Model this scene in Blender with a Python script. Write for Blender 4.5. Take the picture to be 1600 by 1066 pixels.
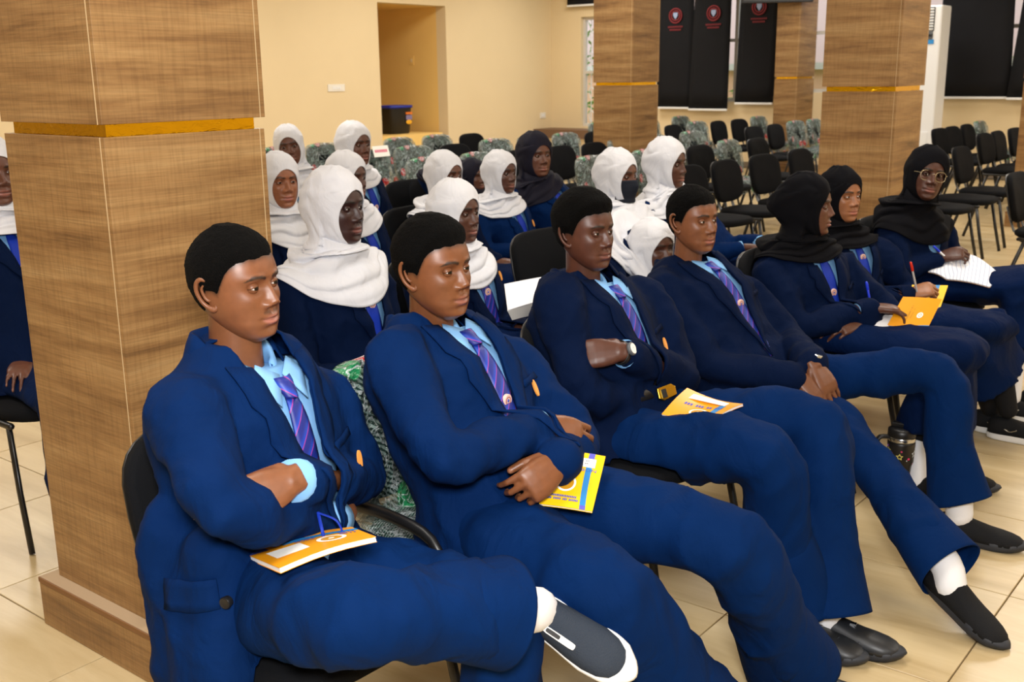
import bpy, bmesh, math, random
import numpy as np
from mathutils import Vector, Matrix, noise
from mathutils.bvhtree import BVHTree

for _o in list(bpy.data.objects):
    bpy.data.objects.remove(_o, do_unlink=True)
SC = bpy.context.scene
COL = SC.collection
random.seed(7)
np.random.seed(7)

# ------------------------------------------------------------------ camera
F_PX, YAW, PITCH, ROLL, CAM_H = 1675.2, -0.6725794, 0.24480929, -0.012847, 1.5
def camera_axes():
    cy, sy = math.cos(YAW), math.sin(YAW)
    fw = np.array([sy, cy, 0]); rt = np.array([cy, -sy, 0]); up = np.array([0, 0, 1.0])
    f2 = fw*math.cos(PITCH) - up*math.sin(PITCH); u2 = up*math.cos(PITCH) + fw*math.sin(PITCH)
    r2 = rt*math.cos(ROLL) + u2*math.sin(ROLL); u3 = u2*math.cos(ROLL) - rt*math.sin(ROLL)
    return r2, u3, f2
_r, _u, _f = camera_axes()
cam_data = bpy.data.cameras.new('camera')
cam = bpy.data.objects.new('camera', cam_data); COL.objects.link(cam)
cam_data.sensor_width = 36.0
cam_data.lens = F_PX/1600.0*36.0
cam_data.clip_start = 0.05; cam_data.clip_end = 200
cam.matrix_world = Matrix(((_r[0], _u[0], -_f[0], 0), (_r[1], _u[1], -_f[1], 0), (_r[2], _u[2], -_f[2], CAM_H), (0, 0, 0, 1)))
cam_data.dof.use_dof = True
cam_data.dof.focus_distance = 2.4
cam_data.dof.aperture_fstop = 9.0
SC.camera = cam

# ------------------------------------------------------------------ world, lights, exposure
world = bpy.data.worlds.new('sky'); SC.world = world; world.use_nodes = True
_bg = world.node_tree.nodes['Background']
_bg.inputs['Color'].default_value = (0.85, 0.93, 1.0, 1); _bg.inputs['Strength'].default_value = 1.6

def area(name, loc, size, power, col, aim=None, sy=None):
    l = bpy.data.lights.new(name, 'AREA'); l.energy = power; l.color = col
    l.shape = 'RECTANGLE'; l.size = size; l.size_y = sy or size
    o = bpy.data.objects.new(name, l); COL.objects.link(o); o.location = loc
    d = Vector(aim) - Vector(loc) if aim else Vector((0, 0, -1))
    o.rotation_euler = d.to_track_quat('-Z', 'Y').to_euler()
    return o
# flat ceiling lamps of the hall
for _x in (-9.6, -5.6, -1.6, 2.4):
    for _y in (0.6, 4.4, 8.0, 11.2, 14.2):
        near = _x > -3 and _y < 6
        area('ceiling_lamp_light', (_x, _y, 3.32), 1.1, 50 if not near else 46, (1.0, 0.955, 0.89))
# the photographer's flash, held just above the lens and bounced soft
area('camera_flash', (0.12, -0.12, 1.86), 0.30, 74, (1.0, 0.985, 0.97), aim=(-1.7, 2.0, 0.85))

SC.view_settings.view_transform = 'Standard'
SC.view_settings.look = 'None'
SC.view_settings.gamma = 1.0
SC.view_settings.exposure = 0.2
try: SC.view_settings.use_curve_mapping = False
except Exception: pass

# ------------------------------------------------------------------ numeric helpers
def V(*a): return np.array(a, float)
def nrm(v):
    v = np.asarray(v, float); return v/(np.linalg.norm(v) + 1e-12)
def lerp(a, b, t): return np.asarray(a)*(1-t) + np.asarray(b)*t
def frame(f, u):
    u = nrm(u); l = nrm(np.cross(u, f)); f = np.cross(l, u)
    return np.stack([f, l, u], 1)          # columns: forward, left, up
def yaw_frame(yaw, pitch=0, roll=0):
    a, p, r = math.radians(yaw), math.radians(pitch), math.radians(roll)
    f = V(math.cos(a)*math.cos(p), math.sin(a)*math.cos(p), math.sin(p))
    R = frame(f, V(0, 0, 1) if abs(p) < 1.5 else V(math.cos(a), math.sin(a), 0))
    f, l, u = R[:, 0], R[:, 1], R[:, 2]
    l2 = l*math.cos(r) + u*math.sin(r); u2 = u*math.cos(r) - l*math.sin(r)
    return np.stack([f, l2, u2], 1)
def spline(P, n):
    """Catmull-Rom through the rows of P, n samples per span."""
    P = np.asarray(P, float); Q = np.vstack([2*P[0]-P[1], P, 2*P[-1]-P[-2]])
    out = []
    for i in range(1, len(Q)-2):
        for k in range(n):
            t = k/n
            out.append(0.5*((2*Q[i]) + (-Q[i-1]+Q[i+1])*t + (2*Q[i-1]-5*Q[i]+4*Q[i+1]-Q[i+2])*t*t + (-Q[i-1]+3*Q[i]-3*Q[i+1]+Q[i+2])*t**3))
    out.append(Q[-2]); return np.array(out)
def sm_interp(x, xs, ys):
    """smooth table lookup (interp blurred a little)"""
    xs = np.asarray(xs, float); o = np.argsort(xs); xs = xs[o]; ys = np.asarray(ys, float)[o]
    w = (xs[-1]-xs[0])*0.02; r = 0
    for k in (-1.5, -0.75, 0, 0.75, 1.5): r = r + np.interp(np.asarray(x)+k*w, xs, ys)
    return r/5
def srgb(r, g, b):
    def c(v):
        v /= 255.0
        return v/12.92 if v <= 0.04045 else ((v+0.055)/1.055)**2.4
    return (c(r), c(g), c(b), 1.0)

# ------------------------------------------------------------------ mesh helpers
class MB:
    def __init__(s): s.v = []; s.f = []; s.n = 0; s.c = []; s.uv = []
    def add(s, v, f, col=None):
        v = np.asarray(v, float).reshape(-1, 3)
        s.v.append(v); o = s.n; s.f += [tuple(i+o for i in q) for q in f]; s.n += len(v)
        c = np.ones((len(v), 3)) if col is None else np.asarray(col, float)
        if c.ndim == 1: c = np.tile(c, (len(v), 1))
        s.c.append(c); return s
    def arr(s): return np.vstack(s.v), s.f, np.vstack(s.c)
    def loft(s, rings, closed=True, cap=True, col=None):
        R = np.asarray(rings, float); m, n = R.shape[:2]; f = []
        for i in range(m-1):
            for j in range(n if closed else n-1):
                k = (j+1) % n
                f.append((i*n+j, i*n+k, (i+1)*n+k, (i+1)*n+j))
        v = R.reshape(-1, 3)
        if cap:
            f.append(tuple(range(n-1, -1, -1))); f.append(tuple((m-1)*n+j for j in range(n)))
        return s.add(v, f, col)
    def tube(s, pts, rad, n=10, cap=True, rnd=True, ref=None, sub=1, col=None):
        P = np.asarray(pts, float); R = np.asarray(rad, float)
        if R.ndim == 0: R = np.full(len(P), float(R))
        if R.ndim == 1: R = np.stack([R, R], 1)
        if sub > 1:
            Q = spline(np.hstack([P, R]), sub); P, R = Q[:, :3], Q[:, 3:]
        T = np.gradient(P, axis=0); T /= np.linalg.norm(T, axis=1)[:, None] + 1e-12
        a = np.asarray(ref if ref is not None else ((0, 0, 1) if abs(T[0][2]) < 0.9 else (1, 0, 0)), float)
        rings = []; th = np.arange(n)*2*math.pi/n
        for i in range(len(P)):
            a = nrm(a - T[i]*np.dot(a, T[i])); b = np.cross(T[i], a)
            ring = lambda k, d: P[i] + T[i]*d + k*(np.outer(np.cos(th), a)*R[i][0] + np.outer(np.sin(th), b)*R[i][1])
            if rnd and i == 0:
                for q in (80, 50, 25): rings.append(ring(math.cos(math.radians(q)), -R[i].mean()*math.sin(math.radians(q))))
            rings.append(ring(1, 0))
            if rnd and i == len(P)-1:
                for q in (25, 50, 80): rings.append(ring(math.cos(math.radians(q)), R[i].mean()*math.sin(math.radians(q))))
        return s.loft(rings, True, cap, col)
    def box(s, c, size, R=None, col=None):
        h = np.asarray(size, float)/2; R = np.eye(3) if R is None else R
        v = np.array([[x, y, z] for x in (-1, 1) for y in (-1, 1) for z in (-1, 1)], float)*h
        return s.add(v @ R.T + np.asarray(c, float), [(0, 1, 3, 2), (4, 6, 7, 5), (0, 4, 5, 1), (2, 3, 7, 6), (0, 2, 6, 4), (1, 5, 7, 3)], col)
    def ell(s, c, r, R=None, nu=16, nv=10, col=None):
        R = np.eye(3) if R is None else R; rings = []
        th = np.arange(nu)*2*math.pi/nu
        for i in range(nv+1):
            p = math.pi*(0.03+0.94*i/nv)-math.pi/2
            rings.append(np.stack([np.cos(th)*math.cos(p)*r[0], np.sin(th)*math.cos(p)*r[1], np.full(nu, math.sin(p)*r[2])], 1) @ R.T + np.asarray(c, float))
        return s.loft(rings, True, True, col)
    def grid(s, G, col=None):
        G = np.asarray(G, float); m, n = G.shape[:2]
        return s.add(G.reshape(-1, 3), [(i*n+j, i*n+j+1, (i+1)*n+j+1, (i+1)*n+j) for i in range(m-1) for j in range(n-1)], col)

def sup(n, a, b, e=2.0, th=None):
    """superellipse ring, half axes a, b"""
    t = np.arange(n)*2*math.pi/n if th is None else th
    c, q = np.cos(t), np.sin(t)
    return np.sign(c)*np.abs(c)**(2/e)*a, np.sign(q)*np.abs(q)**(2/e)*b

def world_origin(p):
    o = V(0, 0, 0)
    while p is not None:
        o = o + np.array(p.location); p = p.parent
    return o
def mk(name, v, f, mat, parent=None, smooth=True, col=None, uv=None, loc=None, solid=0, bevel=0, weld=0):
    """one mesh object; v are world coordinates (parents are only ever translated here)"""
    v = np.asarray(v, float)
    org = world_origin(parent)
    l = V(0, 0, 0)
    if loc is not None: l = np.asarray(loc, float) - org
    me = bpy.data.meshes.new(name)
    me.from_pydata((v - org - l).tolist(), [], [tuple(q) for q in f])
    me.update()
    if col is not None:
        a = me.color_attributes.new('tint', 'FLOAT_COLOR', 'POINT')
        a.data.foreach_set('color', np.hstack([col, np.ones((len(col), 1))]).astype(np.float32).ravel())
    if uv is not None:
        ly = me.uv_layers.new(name='UVMap')
        idx = np.empty(len(me.loops), np.int32); me.loops.foreach_get('vertex_index', idx)
        ly.data.foreach_set('uv', np.asarray(uv, np.float32)[idx].ravel())
    if weld:
        b = bmesh.new(); b.from_mesh(me); bmesh.ops.remove_doubles(b, verts=b.verts, dist=weld); b.to_mesh(me); b.free()
    if smooth is True:
        me.polygons.foreach_set('use_smooth', [True]*len(me.polygons))
    elif smooth:
        me.polygons.foreach_set('use_smooth', [True]*len(me.polygons))
        try: me.set_sharp_from_angle(angle=math.radians(smooth))
        except Exception: pass
    if mat is not None: me.materials.append(mat)
    o = bpy.data.objects.new(name, me); COL.objects.link(o); o.location = l
    if parent is not None: o.parent = parent
    if bevel:
        m = o.modifiers.new('bevel', 'BEVEL'); m.width = bevel; m.segments = 2; m.limit_method = 'ANGLE'; m.angle_limit = math.radians(50)
    if solid:
        m = o.modifiers.new('thickness', 'SOLIDIFY'); m.thickness = solid; m.offset = -1
    return o
def mkb(name, mb, mat, parent=None, **k):
    v, f, c = mb.arr(); return mk(name, v, f, mat, parent, **k)
def empty(name, loc, rz=0):
    o = bpy.data.objects.new(name, None); COL.objects.link(o); o.location = loc; o.rotation_euler = (0, 0, rz); o.empty_display_size = 0.1
    return o
def tag(o, label, cat, group=None):
    o['label'] = label; o['category'] = cat
    if group: o['group'] = group
    return o
def struct(o): o['kind'] = 'structure'; return o
def copy_tree(o, parent=None):
    c = o.copy(); COL.objects.link(c); c.parent = parent
    for ch in list(o.children): copy_tree(ch, c)
    return c

def normals(v, f):
    n = np.zeros_like(v)
    q = np.array([t for t in f if len(t) == 4]); t3 = np.array([t for t in f if len(t) == 3])
    for A in (q, t3):
        if len(A) == 0: continue
        fn = np.cross(v[A[:, 1]]-v[A[:, 0]], v[A[:, -1]]-v[A[:, 0]])
        for k in range(A.shape[1]): np.add.at(n, A[:, k], fn)
    return n/(np.linalg.norm(n, axis=1)[:, None]+1e-12)
def remesh(mb, voxel, it=5, fac=0.5):
    v, f, c = mb.arr()
    me = bpy.data.meshes.new('tmp'); me.from_pydata(v.tolist(), [], f)
    b = bmesh.new(); b.from_mesh(me); bmesh.ops.recalc_face_normals(b, faces=b.faces); b.to_mesh(me); b.free()
    o = bpy.data.objects.new('tmp', me); COL.objects.link(o)
    m = o.modifiers.new('r', 'REMESH'); m.mode = 'VOXEL'; m.voxel_size = voxel; m.adaptivity = 0
    if it:
        s = o.modifiers.new('s', 'SMOOTH'); s.factor = fac; s.iterations = it
    dg = bpy.context.evaluated_depsgraph_get(); ev = o.evaluated_get(dg); m2 = ev.to_mesh()
    nv = len(m2.vertices); a = np.empty(nv*3, np.float32); m2.vertices.foreach_get('co', a)
    faces = [tuple(p.vertices) for p in m2.polygons]
    ev.to_mesh_clear(); bpy.data.objects.remove(o, do_unlink=True); bpy.data.meshes.remove(me)
    return a.reshape(-1, 3).astype(float), faces
def creases(v, f, amp, sc, seed=0, axis=None, stretch=1.0):
    """cloth folds: ridged noise along the normals"""
    n = normals(v, f); out = v.copy(); off = Vector((seed*3.7, seed*1.3, seed*7.1))
    P = v.copy()
    if axis is not None:
        a = nrm(axis); d = P @ a; P = P + np.outer(d*(stretch-1), a)
    P = P*sc
    h = np.array([(1-abs(noise.noise(Vector(p)+off)))**2.5 + 0.35*noise.noise(Vector(p)*2.3-off) for p in P])
    return out + n*((h-0.45)*amp)[:, None]
def bvh(v, f): return BVHTree.FromPolygons([tuple(p) for p in v], f)
# ------------------------------------------------------------------ materials
def mat(name, col=(0.5, 0.5, 0.5, 1), rough=0.6, metal=0.0, spec=0.5, **k):
    m = bpy.data.materials.new(name); m.use_nodes = True
    b = m.node_tree.nodes['Principled BSDF']
    b.inputs['Base Color'].default_value = col; b.inputs['Roughness'].default_value = rough; b.inputs['Metallic'].default_value = metal
    b.inputs['Specular IOR Level'].default_value = spec
    for a, val in k.items(): b.inputs[a].default_value = val
    return m
def nd(m, t, **k):
    n = m.node_tree.nodes.new(t)
    for a, v in k.items():
        if a in n.inputs: n.inputs[a].default_value = v
        else: setattr(n, a, v)
    return n
def lk(m, a, ao, b, bi): m.node_tree.links.new(a.outputs[ao], b.inputs[bi])
def ramp(m, stops, interp='LINEAR'):
    r = nd(m, 'ShaderNodeValToRGB'); e = r.color_ramp.elements; r.color_ramp.interpolation = interp
    while len(e) < len(stops): e.new(0.5)
    for q, (p, c) in zip(e, stops): q.position = p; q.color = c
    return r
def bsdf(m): return m.node_tree.nodes['Principled BSDF']
def coords(m, kind='Object', scale=(1, 1, 1), rot=(0, 0, 0), loc=(0, 0, 0)):
    t = nd(m, 'ShaderNodeTexCoord'); mp = nd(m, 'ShaderNodeMapping')
    mp.inputs['Scale'].default_value = scale; mp.inputs['Rotation'].default_value = rot; mp.inputs['Location'].default_value = loc
    lk(m, t, kind, mp, 'Vector'); return mp
def add_bump(m, src, out, strength, dist=0.002):
    b = nd(m, 'ShaderNodeBump', Strength=strength, Distance=dist); lk(m, src, out, b, 'Height'); lk(m, b, 'Normal', bsdf(m), 'Normal'); return b
def mixc(m, fac, a, b, mode='MIX'):
    """colour mix; fac/a/b are (node, output) or constants"""
    x = nd(m, 'ShaderNodeMix', data_type='RGBA', blend_type=mode)
    for val, s in ((fac, 0), (a, 6), (b, 7)):
        if isinstance(val, tuple) and hasattr(val[0], 'outputs'): m.node_tree.links.new(val[0].outputs[val[1]], x.inputs[s])
        else: x.inputs[s].default_value = val
    return x

def cloth(name, col, col2, rough=0.85, bump=0.25, sheen=0.0, spec=0.25, wrinkle=0.0):
    m = mat(name, col, rough, spec=spec)
    bsdf(m).inputs['Sheen Weight'].default_value = sheen; bsdf(m).inputs['Sheen Roughness'].default_value = 0.5
    mp = coords(m)
    n = nd(m, 'ShaderNodeTexNoise', Scale=7.0, Detail=4.0); lk(m, mp, 'Vector', n, 'Vector')
    w = nd(m, 'ShaderNodeTexNoise', Scale=420.0, Detail=1.0); lk(m, mp, 'Vector', w, 'Vector')
    x = mixc(m, (n, 'Fac'), col, col2); lk(m, x, 2, bsdf(m), 'Base Color')
    b1 = add_bump(m, w, 'Fac', bump, 0.0015)
    if wrinkle:
        mpw = coords(m, scale=(1, 1, .55)); g = nd(m, 'ShaderNodeTexNoise', Scale=11.0, Detail=3.0, Roughness=0.5, Distortion=1.2); lk(m, mpw, 'Vector', g, 'Vector')
        b2 = nd(m, 'ShaderNodeBump', Strength=wrinkle, Distance=0.02); lk(m, g, 'Fac', b2, 'Height'); lk(m, b2, 'Normal', b1, 'Normal')
    return m
M = {}
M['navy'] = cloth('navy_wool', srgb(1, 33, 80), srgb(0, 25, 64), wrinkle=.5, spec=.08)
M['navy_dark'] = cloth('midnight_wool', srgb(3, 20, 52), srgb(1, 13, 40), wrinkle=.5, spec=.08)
M['trouser'] = cloth('trouser_navy', srgb(0, 34, 82), srgb(0, 27, 68), wrinkle=.45, spec=.08)
M['skirt'] = cloth('skirt_navy', srgb(1, 24, 64), srgb(0, 17, 50), wrinkle=.5, spec=.08)
M['shirt'] = cloth('light_blue_shirt', srgb(128, 178, 226), srgb(112, 166, 220), 0.75, 0.1, 0.0)
M['hijab_white'] = cloth('white_jersey', srgb(220, 221, 226), srgb(208, 210, 218), 0.8, 0.1, 0.0, wrinkle=.5)
M['hijab_black'] = cloth('black_jersey', srgb(14, 14, 18), srgb(9, 9, 13), 0.9, 0.15, 0.0, 0.08)
M['hijab_navy'] = cloth('navy_jersey', srgb(14, 13, 32), srgb(9, 8, 24), 0.8, 0.15, 0.0)
M['sock'] = cloth('white_sock', srgb(240, 240, 243), srgb(228, 230, 236), 0.85, 0.3)
M['legging'] = cloth('black_legging', srgb(20, 21, 25), srgb(14, 15, 19), 0.85, 0.1)
M['black_fabric'] = cloth('chair_fabric', srgb(15, 16, 19), srgb(10, 11, 14), 0.9, 0.5, 0.0, 0.12)
M['black_metal'] = mat('black_tube', srgb(16, 16, 18), 0.32, spec=0.5)
M['black_plastic'] = mat('black_plastic', srgb(20, 20, 22), 0.4)
M['grey_plastic'] = mat('grey_plastic', srgb(88, 92, 97), 0.45)
M['mask'] = cloth('black_mask', srgb(26, 30, 42), srgb(20, 24, 34), 0.8, 0.2)
M['tie_plain'] = cloth('royal_blue_tie', srgb(16, 52, 168), srgb(12, 42, 148), 0.55, 0.1)
M['gold'] = mat('gold_metal', srgb(222, 176, 60), 0.22, 1.0)
M['silver'] = mat('silver_metal', srgb(205, 208, 212), 0.22, 1.0)
M['white_plastic'] = mat('white_plastic', srgb(236, 238, 240), 0.4)
M['paper'] = mat('paper', srgb(240, 241, 246), 0.8)
M['cover_orange'] = mat('orange_cover', srgb(238, 158, 22), 0.35)
M['cover_yellow'] = mat('yellow_cover', srgb(246, 196, 20), 0.35)
M['print_blue'] = mat('blue_print', srgb(38, 130, 200), 0.4)
M['print_purple'] = mat('purple_print', srgb(92, 90, 190), 0.4)
M['print_white'] = mat('white_print', srgb(245, 245, 240), 0.5)
M['print_text'] = mat('text_print', srgb(60, 80, 180), 0.5)
M['print_gold'] = mat('ochre_print', srgb(196, 140, 20), 0.5)
M['badge'] = mat('badge_pink', srgb(226, 190, 178), 0.45)
M['badge_ink'] = mat('badge_ink', srgb(150, 60, 60), 0.5)
M['pocket_badge'] = mat('pocket_badge', srgb(226, 150, 70), 0.5)
M['pen_blue'] = mat('blue_pen', srgb(30, 60, 220), 0.3)
M['pen_red'] = mat('red_pen', srgb(220, 50, 30), 0.3)
M['pen_clear'] = mat('clear_pen', srgb(180, 175, 175), 0.2)
M['shoe_black'] = cloth('black_knit', srgb(22, 23, 26), srgb(15, 16, 19), 0.85, 0.6)
M['shoe_grey'] = cloth('slate_knit', srgb(50, 58, 70), srgb(40, 48, 60), 0.8, 0.9)
M['shoe_leather'] = mat('black_leather', srgb(26, 29, 34), 0.42)
M['sole_black'] = mat('black_rubber', srgb(34, 38, 46), 0.6)
M['sole_white'] = mat('white_rubber', srgb(235, 236, 236), 0.6)
M['lens'] = mat('spectacle_lens', (1, 1, 1, 1), 0.02)
bsdf(M['lens']).inputs['Transmission Weight'].default_value = 1.0; bsdf(M['lens']).inputs['IOR'].default_value = 1.02
M['glass'] = mat('window_glass', (1, 1, 1, 1), 0.02)
bsdf(M['glass']).inputs['Transmission Weight'].default_value = 1.0; bsdf(M['glass']).inputs['IOR'].default_value = 1.02
_m = mat('black_hair', srgb(17, 14, 13), 0.85, spec=0.08); M['hair'] = _m
_mp = coords(_m); _n = nd(_m, 'ShaderNodeTexNoise', Scale=520.0, Detail=3.0); lk(_m, _mp, 'Vector', _n, 'Vector')
_rp = ramp(_m, [(0.45, srgb(4, 4, 4)), (0.6, srgb(9, 8, 8)), (0.78, srgb(26, 22, 21))]); lk(_m, _n, 'Fac', _rp, 'Fac'); lk(_m, _rp, 'Color', bsdf(_m), 'Base Color'); add_bump(_m, _n, 'Fac', 1.0, 0.006)

# skin: tint attribute holds the person's own colouring (lips, brows, nails)
_m = mat('skin', (0.2, 0.1, 0.05, 1), 0.40, spec=0.42); M['skin'] = _m
_a = nd(_m, 'ShaderNodeVertexColor', layer_name='tint')
_mp = coords(_m); _n = nd(_m, 'ShaderNodeTexNoise', Scale=60.0, Detail=5.0); lk(_m, _mp, 'Vector', _n, 'Vector')
_rp = ramp(_m, [(0.3, (0.9, 0.88, 0.87, 1)), (0.7, (1.08, 1.06, 1.05, 1))]); lk(_m, _n, 'Fac', _rp, 'Fac')
_x = mixc(_m, 1.0, (_a, 'Color'), (_rp, 'Color'), 'MULTIPLY'); lk(_m, _x, 2, bsdf(_m), 'Base Color')
_w = nd(_m, 'ShaderNodeTexNoise', Scale=700.0, Detail=2.0); lk(_m, _mp, 'Vector', _w, 'Vector'); add_bump(_m, _w, 'Fac', 0.12, 0.001)
bsdf(_m).inputs['Subsurface Weight'].default_value = 0.06; bsdf(_m).inputs['Subsurface Radius'].default_value = (0.01, 0.004, 0.002)
bsdf(_m).inputs['Subsurface Scale'].default_value = 0.6

# eye: white, brown iris, pupil around the local +X pole
_m = mat('eyeball', (1, 1, 1, 1), 0.28, spec=0.35); M['eye'] = _m
_t = nd(_m, 'ShaderNodeTexCoord'); _d = nd(_m, 'ShaderNodeVectorMath', operation='NORMALIZE'); lk(_m, _t, 'Object', _d, 0); _s = nd(_m, 'ShaderNodeSeparateXYZ'); lk(_m, _d, 0, _s, 'Vector')
_rp = ramp(_m, [(0.0, srgb(180, 165, 155)), (0.82, srgb(200, 190, 182)), (0.845, srgb(12, 7, 5)), (0.94, srgb(26, 14, 9)), (0.96, srgb(4, 3, 3))], 'LINEAR')
lk(_m, _s, 'X', _rp, 'Fac'); lk(_m, _rp, 'Color', bsdf(_m), 'Base Color')

# striped tie (uv: u across, v along in metres)
_m = mat('striped_tie', srgb(20, 50, 160), 0.5); M['tie'] = _m
_t = nd(_m, 'ShaderNodeUVMap'); _s = nd(_m, 'ShaderNodeSeparateXYZ'); lk(_m, _t, 'UV', _s, 'Vector')
_k = nd(_m, 'ShaderNodeMath', operation='MULTIPLY'); lk(_m, _s, 'X', _k, 0); _k.inputs[1].default_value = 1.25
_a = nd(_m, 'ShaderNodeMath', operation='ADD'); lk(_m, _k, 0, _a, 0); lk(_m, _s, 'Y', _a, 1)
_q = nd(_m, 'ShaderNodeMath', operation='MULTIPLY'); lk(_m, _a, 0, _q, 0); _q.inputs[1].default_value = 27.0
_fr = nd(_m, 'ShaderNodeMath', operation='FRACT'); lk(_m, _q, 0, _fr, 0)
_rp = ramp(_m, [(0.0, srgb(14, 62, 172)), (0.40, srgb(16, 34, 122)), (0.84, srgb(14, 32, 122)), (0.87, srgb(140, 50, 140)), (0.94, srgb(140, 50, 140)), (0.96, srgb(14, 62, 172))])
lk(_m, _fr, 0, _rp, 'Fac'); lk(_m, _rp, 'Color', bsdf(_m), 'Base Color')

# wood laminate of the pillars: horizontal grain with fine vertical cross hatching
def wood(name, a, b, c, dark):
    m = mat(name, a, 0.42, spec=0.35)
    mp = coords(m, scale=(0.8, 0.8, 9.0))
    n = nd(m, 'ShaderNodeTexNoise', Scale=1.7, Detail=6.0, Roughness=0.62, Distortion=0.35); lk(m, mp, 'Vector', n, 'Vector')
    r = ramp(m, [(0.28, dark), (0.42, a), (0.56, b), (0.74, c)]); lk(m, n, 'Fac', r, 'Fac')
    mp2 = coords(m, scale=(60, 60, 4.0)); h = nd(m, 'ShaderNodeTexNoise', Scale=2.2, Detail=3.0); lk(m, mp2, 'Vector', h, 'Vector')
    rh = ramp(m, [(0.36, (0.9, 0.89, 0.88, 1)), (0.55, (1.04, 1.04, 1.04, 1))]); lk(m, h, 'Fac', rh, 'Fac')
    mp3 = coords(m, scale=(3, 3, 140.0)); g = nd(m, 'ShaderNodeTexNoise', Scale=2.0, Detail=3.0); lk(m, mp3, 'Vector', g, 'Vector')
    rg = ramp(m, [(0.35, (0.84, 0.83, 0.82, 1)), (0.6, (1.06, 1.06, 1.06, 1))]); lk(m, g, 'Fac', rg, 'Fac')
    x = mixc(m, 1.0, (r, 'Color'), (rh, 'Color'), 'MULTIPLY'); y = mixc(m, 1.0, (x, 2), (rg, 'Color'), 'MULTIPLY')
    lk(m, y, 2, bsdf(m), 'Base Color'); add_bump(m, g, 'Fac', 0.15, 0.001); return m
M['wood'] = wood('pillar_laminate', srgb(132, 98, 60), srgb(150, 116, 74), srgb(168, 136, 92), srgb(98, 70, 42))
M['wood_edge'] = mat('laminate_edge', srgb(120, 80, 42), 0.5)
M['dusty'] = mat('dusty_ledge', srgb(170, 146, 116), .8)
M['white_edge'] = mat('edge_sealant', srgb(186, 160, 120), 0.6)
_m = mat('gold_foil', srgb(226, 178, 30), 0.16, 1.0); M['foil'] = _m
_mp = coords(_m, scale=(1, 1, 2)); _n = nd(_m, 'ShaderNodeTexNoise', Scale=14.0, Detail=3.0, Distortion=1.0); lk(_m, _mp, 'Vector', _n, 'Vector'); add_bump(_m, _n, 'Fac', 0.3, 0.01)

# travertine floor tile
_m = mat('travertine', srgb(214, 190, 150), 0.3, spec=0.5); M['tile'] = _m
_oi = nd(_m, 'ShaderNodeObjectInfo'); _t = nd(_m, 'ShaderNodeNewGeometry')
_mp = nd(_m, 'ShaderNodeMapping'); _mp.inputs['Scale'].default_value = (0.7, 4.5, 1); lk(_m, _t, 'Position', _mp, 'Vector')
_of = nd(_m, 'ShaderNodeVectorMath', operation='SCALE'); lk(_m, _oi, 'Location', _of, 0); _of.inputs['Scale'].default_value = 3.3
_ad = nd(_m, 'ShaderNodeVectorMath', operation='ADD'); lk(_m, _mp, 'Vector', _ad, 0); lk(_m, _of, 0, _ad, 1)
_n = nd(_m, 'ShaderNodeTexNoise', Scale=1.5, Detail=7.0, Roughness=0.62, Distortion=0.4); lk(_m, _ad, 0, _n, 'Vector')
_rp = ramp(_m, [(0.25, srgb(168, 144, 100)), (0.45, srgb(192, 170, 128)), (0.62, srgb(204, 184, 144)), (0.8, srgb(216, 200, 166))]); lk(_m, _n, 'Fac', _rp, 'Fac')
lk(_m, _rp, 'Color', bsdf(_m), 'Base Color')
M['grout'] = mat('grout', srgb(150, 128, 96), 0.8)

def plaster(name, c):
    m = mat(name, c, 0.8, spec=0.2); mp = coords(m); n = nd(m, 'ShaderNodeTexNoise', Scale=1.3, Detail=4.0); lk(m, mp, 'Vector', n, 'Vector')
    c2 = (c[0]*0.92, c[1]*0.91, c[2]*0.88, 1); x = mixc(m, (n, 'Fac'), c, c2); lk(m, x, 2, bsdf(m), 'Base Color')
    w = nd(m, 'ShaderNodeTexNoise', Scale=90.0, Detail=3.0); lk(m, mp, 'Vector', w, 'Vector'); add_bump(m, w, 'Fac', 0.08, 0.002); return m
M['wall'] = plaster('cream_plaster', srgb(231, 211, 172))
M['wall_niche'] = plaster('ochre_plaster', srgb(246, 208, 128))
M['ceiling'] = plaster('white_plaster', srgb(236, 232, 222))
M['skirting'] = mat('grey_skirting', srgb(120, 108, 92), 0.5)
M['brown_step'] = mat('brown_step', srgb(112, 84, 62), 0.6)
M['blind'] = cloth('black_blind', srgb(20, 21, 26), srgb(14, 15, 19), 0.85, 0.1)
M['window_frame'] = mat('window_frame', srgb(205, 200, 192), 0.5)
M['logo_red'] = mat('logo_red', srgb(120, 24, 34), 0.7)
M['logo_blue'] = mat('logo_shield', srgb(150, 165, 200), 0.7)
M['pink_wall'] = mat('peach_render', srgb(232, 182, 150), 0.9)
M['pale_pink'] = mat('pale_render', srgb(225, 200, 195), 0.9)
M['leaf'] = mat('leaf_green', srgb(110, 150, 62), 0.7)
M['bin_blue'] = mat('bin_lid', srgb(22, 40, 150), 0.4)
M['label_orange'] = mat('label_orange', srgb(226, 120, 40), 0.5)
M['label_mauve'] = mat('label_mauve', srgb(130, 120, 160), 0.5)
M['label_yellow'] = mat('label_yellow', srgb(236, 176, 40), 0.5)
M['sticker'] = mat('blue_sticker', srgb(40, 140, 210), 0.5)
M['grille'] = mat('dark_grille', srgb(60, 66, 72), 0.5)

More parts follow.
